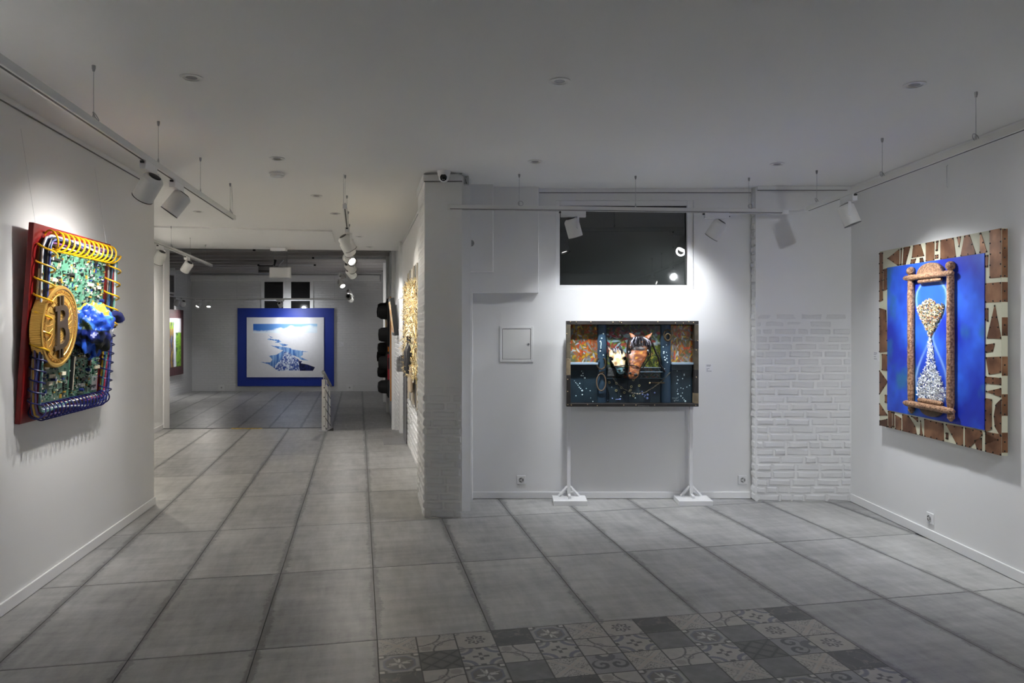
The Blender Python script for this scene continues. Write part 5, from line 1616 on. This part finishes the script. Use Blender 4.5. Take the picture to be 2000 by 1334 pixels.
feature(hb, 826, 612, -.052, .015, EYE, 'eye'); feature(hb, 1014, 612, -.050, .015, EYE, 'eye'); feature(hb, 808, 818, -.146, .012, NOS, 'nostril', (1.2, .7, 1)); feature(hb, 868, 836, -.148, .015, NOS, 'nostril', (1.2, .7, 1))
feature(hb, 928, 616, -.072, .011, mat('blaze_white', (.8, .8, .78), .4), 'blaze', (1, .5, 1)); feature(hb, 1010, 582, -.046, .012, mat('blaze_white', (0, 0, 0)), 'blaze', (1.2, .5, .8))
feature(hp, 640, 676, -.018, .013, EYE, 'eye', (1.3, .6, 1)); feature(hp, 768, 668, -.014, .011, EYE, 'eye'); feature(hp, 704, 792, -.074, .011, NOS, 'nostril', (1.3, .6, .9)); feature(hp, 756, 782, -.070, .009, NOS, 'nostril')


def ear(parent, pts, d, m, mi):
    p = ccw([P2(*q_) for q_ in pts])
    o = MB().plate(p, d, d + .014).build('ear', m, parent, bevel=.003)
    c = (sum(a for a, b in p) / len(p), sum(b for a, b in p) / len(p)); p2 = [(c[0] + (a - c[0]) * .6, c[1] + (b - c[1]) * .6) for a, b in p]
    MB().plate(p2, d - .002, d + .002).build('inner_ear', mi, o)


EAR = mat('ear_tan', rgb(206, 150, 110), .5, var=(30, rgb(190, 110, 60), 4)); EARI = mat('ear_pink', rgb(214, 170, 150), .6); EARG = mat('ear_grey', rgb(60, 72, 80), .6)
ear(hb, [(848, 440), (832, 395), (862, 398), (898, 432), (880, 458)], .02, EAR, EARI); ear(hb, [(1004, 430), (1082, 390), (1064, 432), (1030, 470)], .02, EAR, EARI)
ear(hp, [(598, 570), (594, 534), (622, 552), (648, 585), (628, 605)], .03, EARG, EARI); ear(hp, [(720, 560), (736, 520), (756, 560), (748, 590)], .04, EARG, EARG)
HAIR = mat('black_mane', rgb(24, 22, 30), .35); HAIR2 = mat('silver_mane', rgb(150, 150, 164), .35)
qh = random.Random(4)
for k in range(30):
    x0 = 872 + qh.uniform(0, 130); y0 = 436 + abs(x0 - 935) * .12; side = (x0 - 935) / 65
    x1 = x0 + side * qh.uniform(20, 70) + qh.uniform(-8, 8); y1 = qh.uniform(500, 610) - 30 * (abs(side) < .3); xm_ = (x0 + x1) / 2 + side * 18
    dd_ = [-.012, -.05, -.052]
    pts = [(*P2(x0, y0), .0), (*P2(xm_, (y0 + y1) / 2 - 10), 0), (*P2(x1, y1), 0)]
    MB().tube([(pts[i][0], dd_[i] + .004 * (k % 3), pts[i][1]) for i in range(3)], .0055, 5, rf=lambda t: 1.1 - .8 * t).build('mane_lock', HAIR2 if k % 4 == 0 else HAIR, hb, True)
for k in range(14):
    x0 = 640 + qh.uniform(0, 110); x1 = x0 + qh.uniform(-14, 14); y1 = qh.uniform(596, 632)
    a, b = P2(x0, 566), P2(x1, y1)
    MB().tube([(a[0], .03, a[1]), ((a[0] + b[0]) / 2, .008, (a[1] + b[1]) / 2 + .006), (b[0], -.004, b[1])], .005, 5, rf=lambda t: 1.1 - .8 * t).build('mane_lock', HAIR2 if k % 4 == 0 else HAIR, hp, True)
BLK = mat('black_leather', (0, 0, 0))


def band(parent, pts, d, r_=.005): MB().tube([(*P2(x, y)[:1], dd, P2(x, y)[1]) for (x, y), dd in zip(pts, d)], r_, 6).build('noseband', BLK, parent, True)


band(hb, [(800, 735), (830, 735), (870, 742), (905, 758), (930, 790)], [-.08, -.134, -.141, -.128, -.08]); band(hp, [(650, 750), (680, 748), (720, 742), (760, 740), (784, 745)], [-.02, -.066, -.074, -.066, -.02])
band(hb, [(1040, 520), (1056, 580), (1050, 640), (1010, 700), (940, 800)], [.0, -.01, -.02, -.03, -.06], .006)

# the stand: two poles on white feet
for px, lb in ((1111, 'white pole stand carrying the left end of the horse artwork'), (1349.5, 'white pole stand carrying the right end of the horse artwork')):
    X = (px - 1000) / FOC * 7.05
    st_ = empty('pole_stand', (X, 7.05, 0), label=lb, cat='stand', group='white pole stands under the horse artwork')
    MB().box(-.155, .155, -.20, .035, 0, .045).build('foot_plate', TRIM, st_, bevel=.003)
    MB().box(-.016, .016, -.014, .014, .045, 1.55).build('pole', WPLAST, st_, bevel=.002)
    for s_ in (-1, 1):
        MB().prism([(-.014, 0), (.014, 0), (.014, .001), (-.014, .001)], 0, .0005)
        a = Vector((s_ * .095, 0, .045)); b = Vector((s_ * .012, 0, .135))
        MB().tube([a, b], .014, 4).build('brace', WPLAST, st_)
    MB().box(-.012, .012, -.12, -.014, .045, .07).build('brace_bar', WPLAST, st_)

# ================================================================== BLUE FRAMED ICE PRINT (far wall)
FYP = 22.88
a_ = at(465, 754, FYP); b_ = at(653, 602, FYP)
ip = empty('ice_print', (a_.x, 22.9, a_.z), label='large print of a blue ice crevasse in a wide blue frame', cat='print')
IW, IH = b_.x - a_.x, b_.z - a_.z
BLU = mat('ultramarine_panel', rgb(24, 54, 156), .5)
MB().box(0, IW, -.08, -.035, 0, IH).build('blue_panel', BLU, ip, bevel=.005)
ix0, ix1, iz0, iz1 = IW * (484 - 465) / 188, IW * (634 - 465) / 188, IH * (754 - 736.5) / 152, IH * (754 - 620) / 152
NX, NY = 220, 172
im = canvas(NX, NY, (236, 236, 240)); rsi = np.random.default_rng(31)
n_ = vnoise(NX, NY, (40, 30), rsi, 3); im *= (.96 + .06 * n_)[..., None]
XX, YY = np.meshgrid(247 + np.linspace(0, 1, NX) * (1362 - 247), 228 + np.linspace(0, 1, NY) * (1082 - 228))
sky = (XX > 343) & (XX < 1266) & (YY > 318) & (YY < 450)
cn = vnoise(NX, NY, (9, 14), rsi, 5); hgt = np.interp(XX, [343, 500, 600, 700, 740, 780, 880, 960, 1060, 1266], [410, 410, 395, 372, 352, 378, 325, 352, 345, 335])
skyc = np.array(rgb(44, 112, 206)) * (1 - np.clip((XX - 343) / 900, 0, 1))[..., None] + np.array(rgb(160, 206, 238)) * np.clip((XX - 343) / 900, 0, 1)[..., None]
cl_ = np.clip((YY - hgt) / 25 + (cn - .5) * 3, 0, 1)[..., None]; cc = np.array(rgb(226, 238, 248)) * (.8 + .35 * cn[..., None]); full_ = skyc * (1 - cl_) + np.minimum(cc, 1) * cl_
im[sky] = full_[sky]
rock = vnoise(NX, NY, (60, 40), rsi, 3)


def ipoly(p, fn): mk = inpoly(p, XX, YY); im[mk] = fn[mk]


def shade(c1, c2, n): t = np.clip((n - .35) * 3.3, 0, 1)[..., None]; return np.array(rgb(*c1)) * (1 - t) + np.array(rgb(*c2)) * t


vst = vnoise(NX, NY, (60, 4), rsi, 3)
lt = shade((64, 112, 190), (150, 190, 232), vst); dk = shade((20, 34, 104), (84, 112, 176), rock); bl2 = shade((14, 18, 60), (30, 40, 100), rock); ice = shade((46, 78, 164), (226, 236, 250), rock)
ipoly([(545, 462), (585, 500), (635, 515), (600, 518), (570, 495)], lt)
ipoly([(540, 545), (570, 527), (640, 540), (710, 545), (750, 575), (700, 592), (655, 588), (685, 570), (610, 552)], lt)
ipoly([(715, 595), (780, 605), (845, 618), (820, 634), (770, 640), (735, 615)], lt)
ipoly([(595, 630), (660, 635), (760, 645), (885, 668), (900, 685), (1050, 705), (1160, 722), (1060, 720), (1060, 765), (1020, 790), (1140, 845), (1040, 835), (1000, 800), (900, 760), (830, 710), (740, 690), (660, 655)], lt)
ipoly([(570, 775), (680, 760), (790, 690), (880, 740), (960, 810), (760, 900), (640, 945), (560, 895), (450, 866), (590, 870), (620, 830)], lt)
ipoly([(635, 945), (690, 880), (760, 820), (790, 720), (850, 725), (930, 790), (1000, 830), (1020, 985), (690, 988)], ice)
ipoly([(985, 815), (1010, 850), (1050, 850), (1030, 880), (1130, 900), (1235, 940), (1205, 988), (1015, 988), (1005, 900)], bl2)
MB().box(ix0, ix1, -.115, -.08, iz0, iz1).build('print_board', PAPER, ip)
link('print', grid_mesh('print', im, ix1 - ix0, iz1 - iz0, vmat('matt_print', .6, .3), ix0, iz0, -.1165), ip)

# ================================================================== WATERFALL PAINTING (far side wall)
def flx(Y): return -8.45 - (Y - 12) * .1191
Yn, Yf = 17.0, 19.86
def pxflY(px): return (-8.45 + 12 * .1191) / ((px - 1000) / FOC + .1191)
Yf = pxflY(354); Yn = Yf - 2.2
FLR = PI / 2 + math.atan(.1191)
wz0, wz1 = at(0, 730, Yf).z, at(0, 606, Yf).z
wp = empty('waterfall_painting', (flx(Yn), Yn, wz0), FLR, label='waterfall painting with green bank in a dark brown frame', cat='painting')
WW, WH = 2.2 * 1.007, wz1 - wz0
FRM = mat('dark_speckled_frame', rgb(60, 48, 48), .6, var=(30, rgb(96, 50, 60), 5))
MB().box(0, WW, -.06, 0, 0, WH).build('frame', FRM, wp)
nx, ny = 90, 80; im = canvas(nx, ny, (206, 206, 214)); X_, Y_ = np.meshgrid(np.linspace(0, 1, nx), np.linspace(0, 1, ny)); rsw = np.random.default_rng(5)
def wput(m_, c): im[m_] = rgb(*c)
wput((X_ > .72) & (Y_ > .30), (110, 160, 50)); wput((X_ > .72) & (Y_ > .30) & (X_ < .80 + .1 * Y_), (70, 96, 60))
wput(X_ < .62, (90, 100, 140)); wput((X_ > .45) & (X_ < .62), (150, 120, 60)); wput((X_ > .62) & (X_ < .66 + .08 * Y_) & (Y_ > .15), (120, 100, 90)); wput((X_ > .64) & (X_ < .70 + .06 * Y_) & (Y_ > .2), (226, 230, 238))
wput((X_ > .42) & (X_ < .66) & (Y_ < .22) & (Y_ > .08), (130, 170, 40)); wput((X_ < .62) & (Y_ < .08), (206, 206, 214))
strokes(im, 160, [(96, 104, 140), (60, 66, 96), (170, 150, 80), (40, 44, 60)], 3, 9, 1.2, rsw, (0, 55, 8, 80), (PI / 2, .15)); strokes(im, 120, [(120, 170, 60), (90, 140, 40), (140, 180, 70)], 2, 6, 1.2, rsw, (68, 90, 26, 80)); strokes(im, 40, [(230, 232, 240), (190, 200, 216)], 5, 12, .9, rsw, (57, 64, 16, 78), (PI / 2 - .1, .05))
link('picture', grid_mesh('picture', im, WW * .80, WH * .74, vmat('matt_print', .6, .3), WW * .10, WH * .13, -.063), wp)

# ================================================================== CORRIDOR WALL ARTWORKS
# straw artwork
Ya = 9.75
so = empty('straw_artwork', (cw(Ya), Ya, .72), CROT, label='golden straw artwork on grey weathered boards next to the brick pillar', cat='artwork')
SW, SH = 1.75, 1.61
MB().box(0, SW, -.03, 0, 0, SH).build('back_board', mat('dark_straw_board', rgb(58, 54, 50), .7), so)
q = random.Random(9)
x = 0
while x < SW - .02:
    w = q.uniform(.06, .12); w = min(w, SW - x)
    MB().box(x + .003, x + w - .003, -.045 - q.uniform(0, .015), -.03, 0 + q.uniform(0, .03), SH - q.uniform(0, .03)).build('weathered_slat', mat('slat_%d' % q.randrange(3), (rgb(150, 146, 140), rgb(96, 92, 90), rgb(190, 180, 160))[q.randrange(3)], .7), so); x += w
sg = MB()
for k in range(3600):
    z = q.uniform(.35, 1.42); band_ = 1 if z > .82 else (.45 if z > .55 else .8)
    x = q.uniform(.0, SW) if q.random() < band_ else q.uniform(0, .5)
    if .62 < x < 1.5 and .45 < z < .80 and q.random() < .75: continue
    l = q.uniform(.05, .15) if k % 9 else q.uniform(.14, .24); d = Vector((q.gauss(0, 1), q.gauss(0, .45) - .15, q.gauss(0, .8))).normalized() * l; y = -.05 - q.uniform(0, .05)
    c = Vector((x, y, z)); sg.col = rgb(*q.choice(((250, 240, 205), (238, 216, 156), (254, 250, 232), (214, 180, 112), (100, 74, 36), (246, 230, 180))))
    a, b = c - d / 2, c + d / 2; n_ = d.cross(Vector((0, 0, 1))).normalized() * .005; m2 = d.cross(n_).normalized() * .005
    sg.add([a - n_, a + n_, a + m2, b - n_ * .6, b + n_ * .6, b + m2 * .6], [(0, 1, 4, 3), (1, 2, 5, 4), (2, 0, 3, 5), (0, 2, 1), (3, 4, 5)])
prop(sg.build('straw', vmat('straw_stalk', .5), so, vcol=True), kind='stuff')
MB().lathe([(.05, .40), (.055, .42), (.055, .62), (.02, .70), (.02, .80)], 14, Matrix.Translation((.9, -.10, 0))).build('dark_jar', mat('dark_glass', (.02, .02, .022), .15), so, True)
MB().lathe([(.04, .38), (.05, .40), (.045, .66), (.018, .72), (.018, .8)], 14, Matrix.Translation((1.2, -.10, 0))).build('dark_jar', mat('dark_glass', (0, 0, 0)), so, True)
MB().box(1.0, 1.4, -.11, -.08, .18, .46).build('cloth_patch', mat('beige_cloth', rgb(170, 152, 128), .8), so, bevel=.01)

# tilted picture in a black frame
Yt = 13.15
tf = empty('tilted_picture', (cw(Yt), Yt, 1.50), CROT, math.radians(7), label='tilted picture in a thick black frame on the corridor wall', cat='picture')
MB().box(0, .85, -.10, -.03, 0, .62).build('frame', BLACK, tf, bevel=.004)
im = canvas(50, 40, (206, 160, 90)); strokes(im, 200, [(220, 120, 40), (230, 200, 140), (200, 190, 180), (150, 90, 40), (240, 220, 180)], 3, 9, 2, np.random.default_rng(4))
link('picture', grid_mesh('picture', im, .75, .52, vmat('matt_print', .6), .05, .05, -.102), tf)
MB().box(.05, .80, -.03, 0, .1, .5).build('backing', mat('grey_backing', (.2, .2, .2), .6), tf)

# artwork with black hats
Yh2 = 16.6
ht = empty('hat_artwork', (cw(Yh2) - .03, Yh2, .20), CROT, label='artwork of black hats on an orange edged board at the far end of the corridor', cat='artwork')
HWd = 2.1
ORG = mat('orange_board', rgb(196, 124, 30), .5)
MB().box(0, HWd, -.05, 0, 0, 2.02).build('orange_board', ORG, ht, bevel=.004)
MB().box(.03, HWd - .03, -.06, -.05, .03, 1.99).build('picture_field', mat('grey_field', rgb(150, 148, 150), .6), ht)
for k, (x, z, w, h, c) in enumerate(((1.2, .5, .25, 1.2, (176, 30, 34)), (1.55, .9, .22, .7, (224, 130, 30)), (.8, .3, .18, 1.4, (230, 230, 230)), (.3, .2, .2, 1.5, (40, 40, 90)), (.5, 1.2, .3, .5, (220, 170, 40)), (1.75, .4, .2, .5, (150, 24, 40)))):
    MB().box(x, x + w, -.075 - .004 * k, -.06, z, z + h).build('cloth_strip', mat('cloth_strip_%d' % k, rgb(*c), .7), ht, bevel=.006)
FELT = mat('black_felt', (.008, .008, .009), .85)
for x, z, r_ in ((1.75, 1.72, .23), (1.8, 1.28, .24), (1.75, .72, .23), (1.72, .25, .22), (1.1, 1.8, .22), (1.15, 1.0, .2), (.95, .5, .2), (.45, 1.75, .22), (.4, .8, .22), (1.3, .22, .2)):
    M = Matrix.Translation((x, -.065, z)) @ Matrix.Rotation(PI / 2, 4, 'X')
    MB().lathe([(r_, 0), (r_, .02), (r_ * .62, .035), (r_ * .58, .15), (r_ * .45, .20), (.01, .21)], 22, M).build('hat', FELT, ht, 50)
